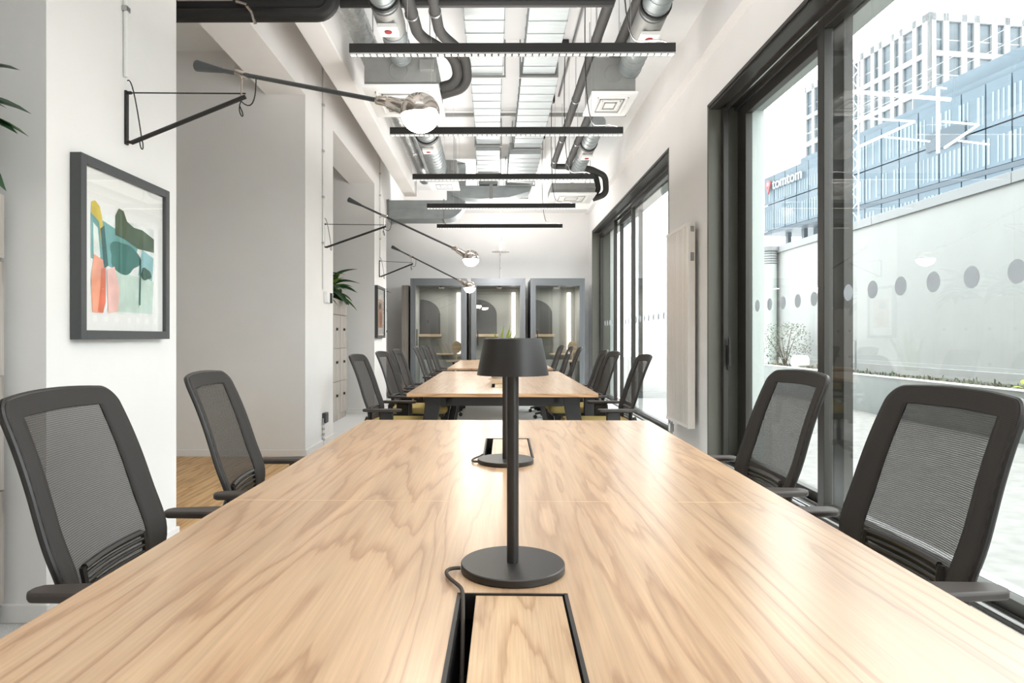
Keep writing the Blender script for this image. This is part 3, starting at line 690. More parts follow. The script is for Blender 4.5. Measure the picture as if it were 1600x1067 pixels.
# ------------------------------------------------------------------ radiator
rt = thing('radiator', 'tall white ribbed radiator on the pier between the windows', 'radiator', (XR - .006, 6.75, 0))
rb = MB()
for k in range(15):
    y = -.36 + k * .0514; rb.box(-.10, -.055, y - .019, y + .019, .30, 2.23)
rb.build('ribs', M['radiator'], rt, True, .008)
MB().box(-.10, -.035, -.40, .40, 2.215, 2.25).box(-.10, -.035, -.40, .40, .28, .315).build('header', M['radiator'], rt, False, .004)
MB().box(-.055, -.035, -.385, .385, .3, 2.22).box(-.10, -.03, -.405, -.385, .28, 2.25).build('back_panel', M['radiator'], rt, False)
MB().box(-.035, 0, -.2, -.15, .5, .55).box(-.035, 0, .15, .2, .5, .55).box(-.035, 0, -.2, -.15, 2.0, 2.05).build('wall_fixing', M['alu'], rt, False)
MB().cyl((-.07, .30, .10), (-.07, .30, .29), .014, seg=12).cyl((-.07, .36, .0), (-.07, .36, .29), .014, seg=12).box(-.09, -.05, .27, .33, .16, .24).build('valve', M['alu'], rt)
MB().box(-.075, -.045, -.42, -.40, 2.16, 2.21).box(-.075, -.045, -.42, -.40, 1.88, 1.96).build('end_plug', M['galvbox'], rt, False)

# ------------------------------------------------------------------ ceiling services
def ZZ(rel): return CZ + rel
def flat_duct(label, segs):
    """segs: (y0, y1, xl, xr, zrel) -> duct of folded sheet lengths with flange brackets"""
    y0 = segs[0][0]
    t = thing('flat_air_duct', label, 'duct', (segs[0][2], y0, ZZ(segs[0][4])))
    o = Vector(t.location)
    for (a, b, xl, xr, zr) in segs:
        s = MB().box(xl - o.x, xr - o.x, a - o.y, b - o.y - .015, 0 + ZZ(zr) - o.z, .16 + ZZ(zr) - o.z).build('duct_length', M['galv'], t, False, .004)
        n = max(2, int((b - a) / .22))
        for k in range(1, n):
            y = a + (b - a) * k / n; MB().box(xl - o.x - .004, xr - o.x + .004, y - .006 - o.y, y + .006 - o.y, ZZ(zr) - .005 - o.z, ZZ(zr) + .163 - o.z).build('fold', M['galv'], s, False)
        br = MB().box(xl - .03 - o.x, xr + .03 - o.x, b - .035 - o.y, b - .01 - o.y, ZZ(zr) - .03 - o.z, ZZ(zr) - .008 - o.z)
        for x in (xl - .022, xr + .022): br.box(x - .006 - o.x, x + .006 - o.x, b - .03 - o.y, b - .018 - o.y, ZZ(zr) - .02 - o.z, ZC - o.z)
        br.build('hanger', M['galvbox'], s, False)
    return t
flat_duct('left one of the two flat galvanised air ducts along the ceiling', [(1.5, 5.0, -.25, .09, 2.62), (5.0, 6.62, -.245, .085, 2.60), (6.62, 9.0, -.235, .075, 2.60), (9.0, 10.2, -.25, .08, 2.52), (10.2, 11.2, -.25, .06, 2.52)])
flat_duct('right one of the two flat galvanised air ducts along the ceiling', [(1.5, 5.25, .30, .62, 2.62), (5.25, 6.62, .28, .60, 2.60), (6.62, 9.1, .27, .64, 2.58), (9.1, 10.9, .21, .64, 2.50), (10.9, 11.9, .2, .58, 2.50)])

def pipe(name, label, cat, pts, r, m, clamps=(), cr=.09, seg=16):
    t = thing(name, label, cat, pts[0]); o = Vector(pts[0])
    P = arc_corner(pts, cr, 6) if len(pts) > 2 else [Vector(p) for p in pts]
    MB().tube([p - o for p in P], r, seg).build('pipe', M[m], t)
    for c in clamps:
        c = Vector(c) - o
        MB().tube([c + Vector((0, -.012, 0)), c + Vector((0, .012, 0))], r + .006, seg).cyl(c + Vector((0, 0, r)), (c.x, c.y, ZC - o.z - .004), .004, seg=6).build('clamp', M['alu'], t)
    return t
r1x, r1z = .86, 2.5; r2x, r2z = 1.06, 2.47
pipe('insulated_pipe', 'left one of the two dark insulated pipes on the right of the ceiling', 'pipe', [(r1x, 1.0, ZZ(r1z)), (r1x, 9.75, ZZ(r1z)), (r1x + .35, 9.75, ZZ(r1z)), (1.52, 10.0, ZZ(r1z - .05)), (1.60, 10.15, ZZ(r1z - .28)), (1.45, 10.2, ZZ(r1z - .33))], .042, 'insul', [(r1x, y, ZZ(r1z)) for y in (4.0, 5.6, 7.0, 8.4, 9.4)], .08)
pipe('insulated_pipe', 'right one of the two dark insulated pipes on the right of the ceiling', 'pipe', [(r2x, 1.0, ZZ(r2z)), (r2x, 9.7, ZZ(r2z)), (1.4, 9.75, ZZ(r2z)), (1.66, 9.95, ZZ(r2z - .06)), (1.70, 10.1, ZZ(r2z - .30)), (1.50, 10.15, ZZ(r2z - .36))], .045, 'insul', [(r2x, y, ZZ(r2z)) for y in (4.05, 5.65, 7.05, 8.45, 9.4)], .08)
yb = 4.62
pipe('insulated_pipe', 'upper one of the two thick black pipes at the upper left', 'pipe', [(-3.4, yb + .05, PZ(5, yb)), (PX(512, yb), yb + .05, PZ(5, yb)), (PX(512, yb), yb + .05, ZC - .002)], .075, 'insulblk', (), .12, 20)
pipe('insulated_pipe', 'lower one of the two thick black pipes at the upper left', 'pipe', [(-3.4, yb - .05, PZ(28.5, yb) ), (PX(523, yb), yb - .05, PZ(28.5, yb)), (PX(523, yb), yb - .05, ZC - .002)], .045, 'insulblk', (), .11, 20)
pipe('insulated_pipe', 'dark pipe crossing the ceiling at the top picture edge', 'pipe', [(PX(528, 4.72), 4.78, PZ(-3, 4.72)), (r1x, 4.78, PZ(-3, 4.72))], .035, 'insulblk', ())
cl_ = thing('pipe_clip', 'bright metal clip around the thick black pipes', 'clip', (PX(373, yb), yb - .1, PZ(20, yb)))
MB().tube([(.0, .15, .15), (0, .06, .05), (.03, -.02, .02), (.10, -.02, -.0)], .012, 8).tube([(.08, -.01, .01), (.12, .0, -.04), (.13, .05, -.095)], .012, 8).build('band', M['chrome'], cl_)
pl_ = -.62
pipe('insulated_pipe', 'left dark insulated pipe feeding the nearest fan coil unit', 'pipe', [(PX(630, 4.6), 3.2, ZZ(2.38)), (PX(650, 5.1), 5.25, ZZ(2.38)), (-.33, 5.6, ZZ(2.36)), (-.30, 5.75, ZZ(2.2)), (-.46, 5.78, ZZ(2.17))], .045, 'insul', [(PX(648, 5.1), 4.9, ZZ(2.38))], .1)
pipe('insulated_pipe', 'right dark insulated pipe feeding the nearest fan coil unit', 'pipe', [(PX(672, 4.6), 3.2, ZZ(2.40)), (PX(684, 5.1), 5.25, ZZ(2.40)), (-.24, 5.62, ZZ(2.38)), (-.23, 5.80, ZZ(2.18)), (-.46, 5.84, ZZ(2.13))], .042, 'insul', [(PX(683, 5.1), 4.9, ZZ(2.40))], .1)

def spiral(label, p0, p1, r, plate=None, foil=False):
    t = thing('round_air_duct', label, 'duct', p0); o = Vector(p0); a = Vector((0, 0, 0)); b = Vector(p1) - o
    n = max(2, int(b.length / (.05 if foil else .12))); pts = []; rr = []
    for k in range(n + 1):
        q = a.lerp(b, k / n)
        pts.append(q); rr.append(r * (1 + (.09 if k % 2 else -.05) + random.uniform(-.03, .03)) if foil else r)
    MB().tube(pts, rr, 20).build('tube', M['foil' if foil else 'galv'], t)
    if not foil:
        for k in range(0, n, 1):
            q = a.lerp(b, (k + .5) / n); d = b.normalized()
            MB().tube([q - d * .004, q + d * .004], r + .004, 20).build('seam_ring', M['galv'], t)
    if plate is not None:
        q = a.lerp(b, plate); d = b.normalized()
        MB().tube([q - d * .17, q + d * .17], r + .009, 20).build('damper', M['galvbox'], t)
        MB().box(q.x - .07, q.x + .07, q.y - .08, q.y + .08, q.z - r - .035, q.z - r - .004).build('damper_plate', M['whitepl'], t, False, .004)
        MB().lathe([(0, -.006), (.026, -.006), (.028, 0), (.0, 0)], (q.x, q.y - .01, q.z - r - .036), 16).build('dial', M['red'], t)
        MB().tube([q - d * .25, q - d * .22], r + .014, 20).build('rubber_ring', M['black'], t)
    return t
spiral('round galvanised duct with red-dial damper leading to the nearest fan coil unit', (-.77, 3.0, ZZ(2.42)), (-.77, 5.50, ZZ(2.33)), .095, .74)
spiral('crinkled foil duct along the left of the ceiling', (-1.10, 2.5, ZZ(2.52)), (-1.10, 10.6, ZZ(2.52)), .088, None, True)
spiral('round galvanised duct with red-dial damper beside the right-hand pipes', (1.15, 3.2, ZZ(2.48)), (1.17, 5.80, ZZ(2.33)), .10, .70)
spiral('round galvanised duct with damper towards the far left unit', (-.80, 7.4, ZZ(2.45)), (-.80, 9.5, ZZ(2.40)), .135, .35)
spiral('round galvanised duct with damper towards the far right unit', (1.18, 7.6, ZZ(2.45)), (1.20, 9.75, ZZ(2.40)), .095, .45)

def fancoil(label, x0, x1, y0, y1, z0, z1, grille=True):
    t = thing('fan_coil_unit', label, 'air unit', ((x0 + x1) / 2, y0, z0)); hx = (x1 - x0) / 2; D = y1 - y0; H = z1 - z0
    MB().box(-hx, hx, 0, D, .02, H).build('casing', M['galvbox'], t, False, .004)
    MB().box(-hx - .02, hx + .02, -.02, D + .02, -.005, .02).build('ceiling_panel', M['whitepl'], t, False, .004)
    for k in range(4):
        s_ = 1 - k * .2; g = MB(); a, b = hx * .75 * s_, D * .38 * s_; cy = D / 2; th = .008
        g.box(-a, a, cy - b, cy - b + th, -.012, -.005).box(-a, a, cy + b - th, cy + b, -.012, -.005).box(-a, -a + th, cy - b, cy + b, -.012, -.005).box(a - th, a, cy - b, cy + b, -.012, -.005)
        g.build('diffuser_ring', M['galvbox'] if k % 2 else M['whitepl'], t, False)
    MB().tube([(-.05 * hx + .075 * math.cos(a), -.001, H * .55 + .075 * math.sin(a)) for a in [i * PI / 14 for i in range(28)]], .003, 6, closed=True).build('knockout', M['galvbox'], t)
    MB().box(hx * .55, hx * .95, -.05, 0, H * .5, H * .85).build('control_box', M['galvbox'], t, False, .003)
    for sx in (-.8, .8):
        for yy in (.06, D - .06): MB().cyl((hx * sx, yy, H), (hx * sx, yy, ZC - z0), .005, seg=6).build('threaded_rod', M['alu'], t)
    return t
fancoil('nearest left ceiling fan coil unit above the glowing bulb', -1.08, -.48, 5.53, 6.25, ZZ(2.08), ZZ(2.33))
fancoil('nearest right ceiling fan coil unit under the round duct', .86, 1.22, 5.75, 6.3, ZZ(2.1), ZZ(2.42))
fancoil('far left ceiling fan coil unit', -.92, -.53, 9.45, 9.95, ZZ(2.2), ZZ(2.52))
fancoil('far right ceiling fan coil unit below the pipe bends', .84, 1.48, 9.75, 10.4, ZZ(2.1), ZZ(2.26))

# far rectangular ducts
rd = thing('rectangular_duct', 'rectangular galvanised duct coming out of the far left wall', 'duct', (XL, 11.25, ZZ(2.0)))
MB().box(0, .95, 0, .45, 0, .32).build('straight', M['galv'], rd, False, .004)
for x_ in (.95, .01): MB().box(x_, x_ + .02, -.01, .46, -.015, .335).build('flange', M['galvbox'], rd, False)
el = MB()
for k in range(6):
    a0, a1 = k * PI / 12, (k + 1) * PI / 12
el.prism([(.0, 0)] + [(.36 * math.sin(a), .36 - .36 * math.cos(a)) for a in [i * PI / 16 for i in range(9)]] + [(.36, .93), (.04, .93), (.04, .32), (0, .32)], lambda u, v, t_: (.97 + u, t_, v), 0, .42)
el.build('elbow', M['galv'], rd, True)
ov = thing('oval_duct', 'flat oval duct crossing near the far end of the ceiling', 'duct', (-.72, 10.95, ZZ(2.28)))
op = [(0, .10), (.2, .03), (.5, .0), (.95, .02), (1.3, .12), (1.35, .22), (.0, .22)]
MB().prism(op, lambda u, v, t_: (u, t_, v), 0, .35).build('body', M['galv'], ov, True, .01)
MB().box(.64, .70, -.01, .36, -.005, .24).build('flange', M['galvbox'], ov, False)
conduit('thin conduit along the middle right of the ceiling', [(.78, 1.5, ZZ(2.9)), (.78, 8.0, ZZ(2.9))], 'alu', .014)
tray = thing('cable_tray', 'thin metal channel across the ceiling beyond the second pendant', 'cable tray', (-1.2, 6.75, ZZ(2.86)))
MB().box(0, 3.0, 0, .04, 0, .04).build('channel', M['galvbox'], tray, False)
for x in (.3, 1.0, 1.9, 2.7): MB().cyl((x, .02, .03), (x, .02, ZC - ZZ(2.86)), .005, seg=6).build('rod', M['alu'], tray)
tray2 = thing('cable_tray', 'thin metal channel across the ceiling beyond the third pendant', 'cable tray', (-.9, 8.6, ZZ(2.86)))
MB().box(0, 2.6, 0, .04, 0, .04).build('channel', M['galvbox'], tray2, False)

# round pendant near the far wall
dpn = thing('disc_pendant', 'thin white disc pendant hanging before the far wall', 'light', (PX(782, 11.9), 11.9, PZ(394, 11.9)))
MB().lathe([(0, 0), (.155, 0), (.16, .006), (.15, .014), (.05, .02), (0, .022)], seg=40).build('disc', M['whitepl'], dpn)
MB().cyl((0, 0, .02), (0, 0, ZC - PZ(394, 11.9)), .008, seg=8).build('rod', M['whitepl'], dpn)
MB().box(.03, .1, -.02, .02, .018, .03).build('driver', M['black'], dpn, False)
dl = bpy.data.lights.new('disc_light', 'AREA'); dl.shape = 'DISK'; dl.size = .28; dl.energy = 26; dl.color = (1, .97, .94)
do = bpy.data.objects.new('disc_light', dl); C.objects.link(do); do.parent = dpn; do.location = (0, 0, -.004)
du = bpy.data.lights.new('disc_fill', 'AREA'); du.shape = 'DISK'; du.size = .26; du.energy = 35; du.color = (1, .98, .96)  # added fill aimed up from the disc, lifts ceiling and far wall
do = bpy.data.objects.new('disc_fill', du); C.objects.link(do); do.parent = dpn; do.location = (0, 0, .034); do.rotation_euler = (PI, 0, 0)

# ------------------------------------------------------------------ phone booths
def booth(label, x0, x1, side_dark=True):
    y0, D, H = 12.6, 1.0, 2.27; W_ = x1 - x0
    t = thing('phone_booth', label, 'phone booth', (x0, y0, 0), 0, 'glass-fronted phone booths at the far wall')
    fm = M['bthfrm']
    MB().box(0, .06, 0, D, 0, H).build('side_panel', fm, t, False, .004); MB().box(W_ - .06, W_, 0, D, 0, H).build('side_panel', fm, t, False, .004)
    MB().box(.06, W_ - .06, 0, D, H - .11, H).build('roof', fm, t, False, .004)
    MB().box(.06, W_ - .06, 0, D, 0, .07).build('floor_plinth', fm, t, False, .004)
    MB().box(.06, W_ - .06, D - .05, D, .07, H - .11).build('back_panel', M['felt'], t, False)
    MB().box(.06, .075, .05, D - .05, .07, H - .11).box(W_ - .075, W_ - .06, .05, D - .05, .07, H - .11).build('side_lining', M['felt'], t, False)
    MB().box(.075, W_ - .075, D - .085, D - .05, .07, .70).build('lower_panel', M['wall'], t, False, .003)
    MB().box(.06, .10, .0, .04, .07, H - .11).box(W_ - .10, W_ - .06, .0, .04, .07, H - .11).box(.10, W_ - .10, 0, .04, H - .14, H - .11).box(.10, W_ - .10, 0, .04, .07, .11).build('door_frame', fm, t, False, .003)
    MB().box(.10, W_ - .10, .016, .024, .11, H - .14).build('door_glass', M['boothglass'], t, False)
    MB().tube(arc_corner([(.13, .0, 1.0), (.13, -.05, 1.0), (.13, -.05, 1.3), (.13, 0, 1.3)], .02), .009, 8).build('door_handle', M['black'], t)
    ar = [(.09, 1.22), (.49, 1.22)] + [(.09 + .40 * math.cos(a) * 1.0, 1.62 + .30 * math.sin(a)) for a in [i * PI / 2 / 10 for i in range(11)]]
    MB().prism(ar, lambda u, v, q: (u, D - .05 - q, v), 0, .03).build('arched_board', M['feltdk'], t, True)
    MB().box(.075, .52, D - .30, D - .05, 1.165, 1.215).build('shelf', M['paleply'], t, False, .004)
    MB().box(.42, .76, D - .42, D - .05, .80, .83).build('desk', M['paleply'], t, False, .004)
    MB().box(W_ - .235, W_ - .165, D - .09, D - .05, .82, 2.06).build('light_strip', M['strip'], t, False, .003)
    MB().box(.30, .48, D - .06, D - .049, .98, 1.10).build('socket_plate', M['galvbox'], t, False, .002)
    MB().lathe([(0, 0), (.05, 0), (.06, .03), (.03, .05), (0, .05)], (W_ * .52, .45, H - .165), 20).build('ceiling_spot', M['chrome'], t)
    bl = bpy.data.lights.new('booth_light', 'AREA'); bl.shape = 'DISK'; bl.size = .09; bl.energy = 5; bl.color = (1, .94, .86)
    bo = bpy.data.objects.new('booth_light', bl); C.objects.link(bo); bo.parent = t; bo.location = (W_ * .52, .45, H - .168)
    return t
for l, x0, x1 in (('left phone booth', -1.587, -.52), ('middle phone booth', -.436, .594), ('right phone booth, next to the windows', .69, 1.72)):
    booth(l + ' with grey frame, arched board and vertical light strip', x0, x1)
    s = thing('bar_stool', 'wooden stool inside the %s' % l.split(',')[0], 'stool', (x0 + .80, 12.95, .07))
    MB().lathe([(0, .60), (.15, .60), (.16, .61), (.155, .63), (0, .635)], seg=24).build('seat', M['paleply'], s)
    MB().tube([(.05, .14, .61), (.05, .17, .8)], .012, 8).lathe([(0, -.01), (.09, -.01), (.095, 0), (.09, .01), (0, .01)], (.05, .175, .89), 20, Matrix(((1, 0, 0), (0, 0, -1), (0, 1.3, 0)))).build('backrest', M['paleply'], s)
    MB().lathe([(0, 0), (.17, 0), (.16, .012), (.02, .02), (.02, .60)], seg=20).build('pedestal', M['black'], s)
MB_ = MB().box(0, .13, 0, .9, 0, 2.15)
tag(MB_.build('side_cabinet', M['locker'], None, False, .004, (-1.77, 12.75, 0)), 'narrow tall grey cabinet squeezed left of the left phone booth', 'cabinet')

# ------------------------------------------------------------------ outside: terrace, planter, boundary wall
struct('floor_terrace', MB().box(XO, 12, -6, 40, -.14, -.02), M['terrace'])
pl = thing('planter', 'long low zinc planter along the boundary wall', 'planter', (5.82, -4, -.02))
MB().box(0, .03, 0, 19.1, 0, .59).box(.03, .62, 0, 19.1, 0, .50).box(.6, .62, 0, 19.1, .5, .59).build('trough', M['planter'], pl, False)
MB().box(-.02, .05, 0, 19.1, .575, .595).build('rim', M['whitepl'], pl, False, .003)
MB().box(.05, .6, 0, 19.1, .5, .555).build('soil', M['soil'], pl, False)
gc = MB()
for k in range(2600):
    x = random.uniform(.06, .58); y = random.uniform(2, 19.0); h = random.uniform(.02, .07) * (1.6 if random.random() < .1 else 1); a = random.uniform(0, 6.28); r = random.uniform(.015, .04)
    b = len(gc.v); gc.v += [(x, y, .55), (x + r * math.cos(a), y + r * math.sin(a), .55 + h), (x + r * math.cos(a + .9), y + r * math.sin(a + .9), .55 + h * .8)]; gc.f.append((b, b + 1, b + 2))
g_ = gc.build('ground_cover', M['shrubleaf'], pl, False); g_['kind'] = 'stuff'
kb = tag(MB().box(6.44, 6.52, -4, 15.1, -.02, .70).box(6.52, 6.529, -4, 15.1, -.02, .754).build('kerb', M['bwall'], None, False, .004), 'pale concrete kerb at the foot of the boundary wall', 'kerb')
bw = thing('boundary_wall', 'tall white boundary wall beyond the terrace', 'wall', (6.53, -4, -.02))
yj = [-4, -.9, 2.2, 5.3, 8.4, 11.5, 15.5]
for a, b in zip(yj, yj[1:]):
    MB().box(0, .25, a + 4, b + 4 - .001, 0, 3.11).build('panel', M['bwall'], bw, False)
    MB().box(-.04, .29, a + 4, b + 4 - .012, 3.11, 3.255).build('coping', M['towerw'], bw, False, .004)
col = thing('concrete_column', 'round grey column with a ribbed top beside the boundary wall', 'column', (6.35, 15.4, -.02))
MB().cyl((0, 0, 0), (0, 0, 3.15), .165, seg=28).build('shaft', M['concrete'], col)
for k in range(6): MB().lathe([(.165, 0), (.185, .02), (.165, .04)], (0, 0, 2.85 + k * .055), 28).build('rib', M['towerw'], col)
MB().cyl((0, 0, 3.15), (0, 0, 3.25), .22, seg=28).build('cap', M['towerw'], col)
rl = thing('handrail', 'thin steel handrail loop at the planter', 'handrail', (6.25, 11.55, .5))
MB().tube(arc_corner([(0, 0, 0), (0, 0, .62), (0, .55, .62), (0, .55, 0)], .04), .018, 8).build('rail', M['planter'], rl)
# shrub
shb = thing('shrub', 'loose grey-green shrub in the planter by the column', 'shrub', (6.0, 13.75, .53))
for k in range(11):
    a = random.uniform(0, 6.28); r = random.uniform(.15, .45); h = random.uniform(.45, .95)
    MB().tube(bez((0, 0, 0), (r * .2 * math.cos(a), r * .2 * math.sin(a), h * .4), (r * .7 * math.cos(a), r * .7 * math.sin(a), h * .7), (r * math.cos(a), r * math.sin(a), h), 5), [.012, .01, .009, .007, .005, .003], 5).build('branch', M['bark'], shb)
lf = MB()
for k in range(900):
    a = random.uniform(0, 6.28); rr = random.random() ** .5 * .48; z = .15 + random.random() * .75; rr *= (.5 + .6 * math.sin(PI * min(1, z)))
    p = Vector((rr * math.cos(a), rr * math.sin(a), z)); d = Vector((random.uniform(-1, 1), random.uniform(-1, 1), random.uniform(-.4, 1))).normalized() * random.uniform(.03, .06); s_ = d.orthogonal().normalized() * .012
    b = len(lf.v); lf.v += [tuple(p), tuple(p + d * .5 + s_), tuple(p + d), tuple(p + d * .5 - s_)]; lf.f.append((b, b + 1, b + 2, b + 3))
f_ = lf.build('foliage', M['shrubleaf'], shb, False); f_['kind'] = 'stuff'
wp = tag(MB().lathe([(0, 0), (.10, 0), (.17, .08), (.17, .2), (.13, .27), (.11, .27), (0, .25)], seg=28).build('plant_pot', M['ceramic'], None, loc=(5.99, 13.05, .53)), 'round white pot in front of the shrub on the planter', 'pot')
leafy('seedling', 'light green seedling sprouting in the planter near the right picture edge', (5.98, 7.55, .54), 4, .35, 2, (.3, 1.2))

# ------------------------------------------------------------------ outside: city block (axes turned 8.5 degrees)
SL = .149; nrm_ = math.sqrt(1 + SL * SL)
sdir = Vector((-SL / nrm_, 1 / nrm_, 0)); ndir = Vector((1 / nrm_, SL / nrm_, 0))     # along the facades (away), into the buildings
def on_plane(px, P):      # point at eye height on the facade plane offset P seen at pixel column px
    zc = F * P / (px - 611); return Vector(((px - 766) / F * zc, zc, CZ))
RZ = math.atan2(-sdir.x, sdir.y)
def block(name, label, px_far, P):
    o = on_plane(px_far, P); t = thing(name, label, 'building', (o.x, o.y, 0)); t.rotation_euler = (0, 0, RZ); return t
# local frame: x into the building, y away along the facade (0 at the far end, negative towards the camera)
# glass office block
PG = 58; gb = block('glass_office_block', 'blue glass office block with a lettered roof sign', 1187, PG)
Lg = (on_plane(1187, PG) - on_plane(1720, PG)).length
zr = lambda r: CZ + r * PG
roof, fl1, base = zr(.43), zr(.353), zr(.283)
MB().box(.6, 14, -Lg, 0, base, roof - .3).box(3, 14, -Lg, -8, -3, base).build('body', M['fdark'], gb, False)
fin = MB(); nb = 18; pw = Lg / nb
pane = {}
lev = [(base, fl1), (fl1, roof), (zr(.21), base), (zr(.13), zr(.21))]
for li, (za, zb) in enumerate(lev):
    for k in range(nb):
        if li >= 2 and k < 6: continue
        h = zb - za
        key = round(h, 3)
        if key not in pane: pane[key] = (MB().box(0, .12, -pw + .08, -.08, .08, h - .08).mesh('glass_panel', M['fglass'], False), MB().box(-.05, .0, -pw + .1, -.1, .0, .01).mesh('x', M['fglass'], False))
        put('glass_panel', pane[key][0], gb, 0, (0, -k * pw, za))
        x0 = -k * pw; n = 5
        for q in range(n):
            if random.random() < .85:
                y = x0 - pw * (q + .35 + random.uniform(-.1, .1)) / n; wq = pw / n * random.uniform(.25, .6)
                fin.box(-.03, .0, y - wq, y, za + h * .10, za + h * (.44 if li == 1 and k < 6 else .74))
f_ = fin.build('blinds', M['ffin'], gb, False); f_['kind'] = 'stuff'
rl_ = MB().box(.3, .4, -Lg, -9, roof, roof + zr(.012) - CZ + 0)
rl_.build('parapet_glass', M['fglass'], gb, False)
MB().box(2, 3, -Lg, -Lg * .55, roof, zr(.48)).build('roof_screen', M['fglass'], gb, False)
MB().box(-.1, 14, -Lg, .1, base - .5, base).build('soffit', M['fdark'], gb, False)
for k in range(10): MB().box(1.5, 2.1, -4 - k * 4, -3.4 - k * 4, -3, base - .5).build('pillar', M['fdark'], gb, False)
# balcony niche and sign
pn = (on_plane(1187, PG) - on_plane(1515, PG)).length
MB().box(-.25, .0, -pn + 1, -pn + 6, zr(.345), zr(.378)).build('balcony_box', M['fdark'], gb, False)
sg = thing('roof_sign', 'white tomtom lettering with a red pin mark on the glass block', 'sign', gb.location); sg.rotation_euler = gb.rotation_euler
fc = bpy.data.curves.new('letters', 'FONT'); fc.body = 'tomtom'; fc.size = 2.25; fc.extrude = .06; fc.offset = .012; fc.align_x = 'LEFT'
tmp = bpy.data.objects.new('tmp', fc); C.objects.link(tmp); bpy.context.view_layer.update()
me = bpy.data.meshes.new_from_object(tmp.evaluated_get(bpy.context.evaluated_depsgraph_get())); bpy.data.objects.remove(tmp)
me.materials.clear(); me.materials.append(M['signw'])
ya = -(on_plane(1187, PG) - on_plane(1203, PG)).length; yz = -(on_plane(1187, PG) - on_plane(1249, PG)).length
xs = [v.co.x for v in me.vertices]; wtx = max(xs) - min(xs)
lt_ = put('lettering', me, sg, 0, (-.35, ya, zr(.389)))
lt_.rotation_euler = Matrix(((0, 0, 1), (-1, 0, 0), (0, 1, 0))).to_euler() if False else Matrix(((0, 0, -1), (-1, 0, 0), (0, 1, 0))).to_euler()
lt_.scale = ((ya - yz) / wtx,) * 2 + (1,)
pin = MB().lathe([(0, 0), (.62, 0), (.62, .2), (0, .2)], (-.5, ya + 1.0, zr(.389) + .95), 20, Matrix(((0, 0, 1), (0, 1, 0), (-1, 0, 0))))
pin.prism([(-.45, .5), (.45, .5), (0, -.55)], lambda u, v, q: (-.5 + q, ya + 1.0 + u, zr(.389) + v), 0, .2).build('pin_mark', M['pink'], sg)
MB().lathe([(0, -.02), (.27, -.02), (.27, 0), (0, 0)], (-.51, ya + 1.0, zr(.389) + .98), 16, Matrix(((0, 0, 1), (0, 1, 0), (-1, 0, 0)))).build('pin_eye', M['towerw'], sg)

# white grid tower
PT = 100; tw = block('grid_tower', 'white grid-facade tower rising behind the glass block', 1250, PT)
Lt = (on_plane(1250, PT) - on_plane(1444, PT)).length; Wt = 42
top = CZ + .608 * PT; bot = 0
MB().box(.5, Wt, -Lt + .5, 0, bot, top).build('core', M['towerw'], tw, False)
rows = [(top - 1.4 - 6.6 * k, top - 1.4 - 6.6 * k - 5.6) for k in range(7)]
cols = []; y = -.6; k = 0
wd = [2.1, 1.3, 2.3, 1.3, 2.5, 1.4, 2.1]
while True:
    w_ = wd[k % 7]; k += 1
    if y - w_ < -Lt + .6: break
    cols.append((y - w_, y)); y -= w_ + 1.0
wm = {}
def wpane(t, sx, sy, sz, loc):
    key = (round(sx, 2), round(sy, 2), round(sz, 2))
    if key not in wm: wm[key] = MB().box(0, sx, 0, sy, 0, sz).mesh('window', M['towerglass'], False)
    put('window', wm[key], t, 0, loc)
for zt, zb in rows:
    for a, b in cols:
        wpane(tw, .08, b - a, 3.2, (.44, a, zb + 2.4)); wpane(tw, .08, b - a, 2.1, (.44, a, zb))
gr = MB()
edges = [0] + [v for c in cols for v in (c[1], c[0])] + [-Lt]
for i in range(0, len(edges), 2): gr.box(0, .5, edges[i + 1], edges[i], bot, top)
for zt, zb in rows: gr.box(0.05, .5, -Lt, 0, zb - 1.0, zb)
gr.box(0, .5, -Lt, 0, top - 1.4, top + .1); gr.build('facade_grid', M['towerw'], tw, False)
x = 1.4; k = 0; gr2 = MB(); xe = [0.0]
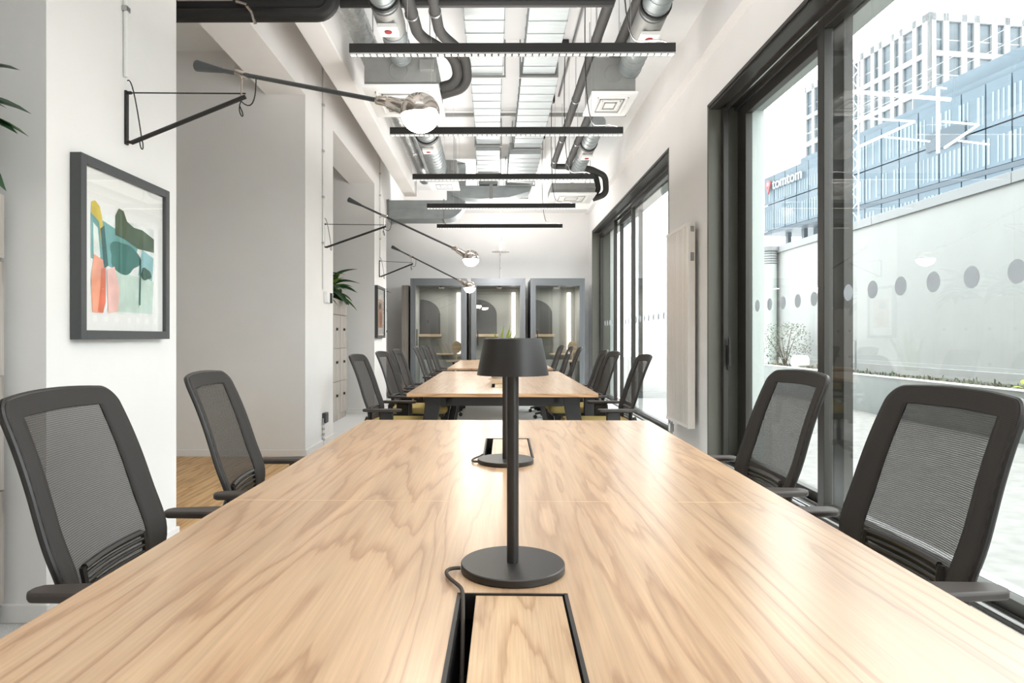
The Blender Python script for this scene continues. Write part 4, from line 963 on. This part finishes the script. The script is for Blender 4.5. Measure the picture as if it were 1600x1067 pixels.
while x < Wt - 3:
    w_ = [1.5, 2.6][k % 2]; k += 1
    for zt, zb in rows[:5]:
        wpane(tw, w_, .08, 3.2, (x, -Lt + .44, zb + 2.4)); wpane(tw, w_, .08, 2.1, (x, -Lt + .44, zb))
    gr2.box(xe[0], x, -Lt, -Lt + .5, bot, top); xe[0] = x + w_; x += w_ + 1.2
gr2.box(xe[0], Wt, -Lt, -Lt + .5, bot, top)
for zt, zb in rows: gr2.box(0, Wt, -Lt + .05, -Lt + .5, zb - 1.0, zb)
gr2.box(0, Wt, -Lt, -Lt + .5, top - 1.4, top + .1); gr2.build('facade_grid', M['towerw'], tw, False)

# railway mast
dm_ = 25.0; mx, mz = PX(1334, dm_), lambda py: PZ(py, dm_)
ms = thing('catenary_mast', 'white lattice railway mast with overhead line arms', 'mast', (mx, dm_, 0))
P3 = lambda px, py, dy=0: (PX(px, dm_) - mx, dy, PZ(py, dm_))
lat = MB()
for sx in (-.13, .13): lat.tube([(sx, 0, 0), (sx, 0, mz(60))], .025, 6)
lat.build('mast_chord', M['mast'], ms)
br_ = MB(); z = 1.0; sgn = 1
while z < mz(70): br_.tube([(-.13 * sgn, 0, z), (.13 * sgn, 0, z + .35)], .014, 5); z += .35; sgn = -sgn
br_.build('lattice', M['mast'], ms)
MB().tube([P3(1328, 144), P3(1482, 157)], .07, 8).build('cantilever', M['mast'], ms)
MB().tube([P3(1463, 138), P3(1463, 240)], .06, 8).build('drop_post', M['mast'], ms)
for a, b, r in (((1340, 185), (1427, 191), .035), ((1427, 191), (1343, 229), .045), ((1380, 215), (1450, 222), .03), ((1470, 191), (1526, 196), .035), ((1526, 196), (1473, 232), .045), ((1495, 221), (1542, 227), .03)):
    MB().tube([P3(*a), P3(*b)], r, 7).build('register_arm', M['mast'], ms)
MB().tube([P3(1338, 150), P3(1338, 120)], .03, 6).tube([P3(1463, 138), P3(1476, 140)], .03, 6).build('insulator', M['mast'], ms)
for k, (pa, pb) in enumerate((((1160, 262), (1620, 20)), ((1160, 272), (1620, 45)))):
    MB().tube([(PX(pa[0], 60) - mx, 60 - dm_, PZ(pa[1], 60)), (PX(pb[0], 34) - mx, 34 - dm_, PZ(pb[1], 34))], .018, 5).build('overhead_wire', M['planter'], ms)
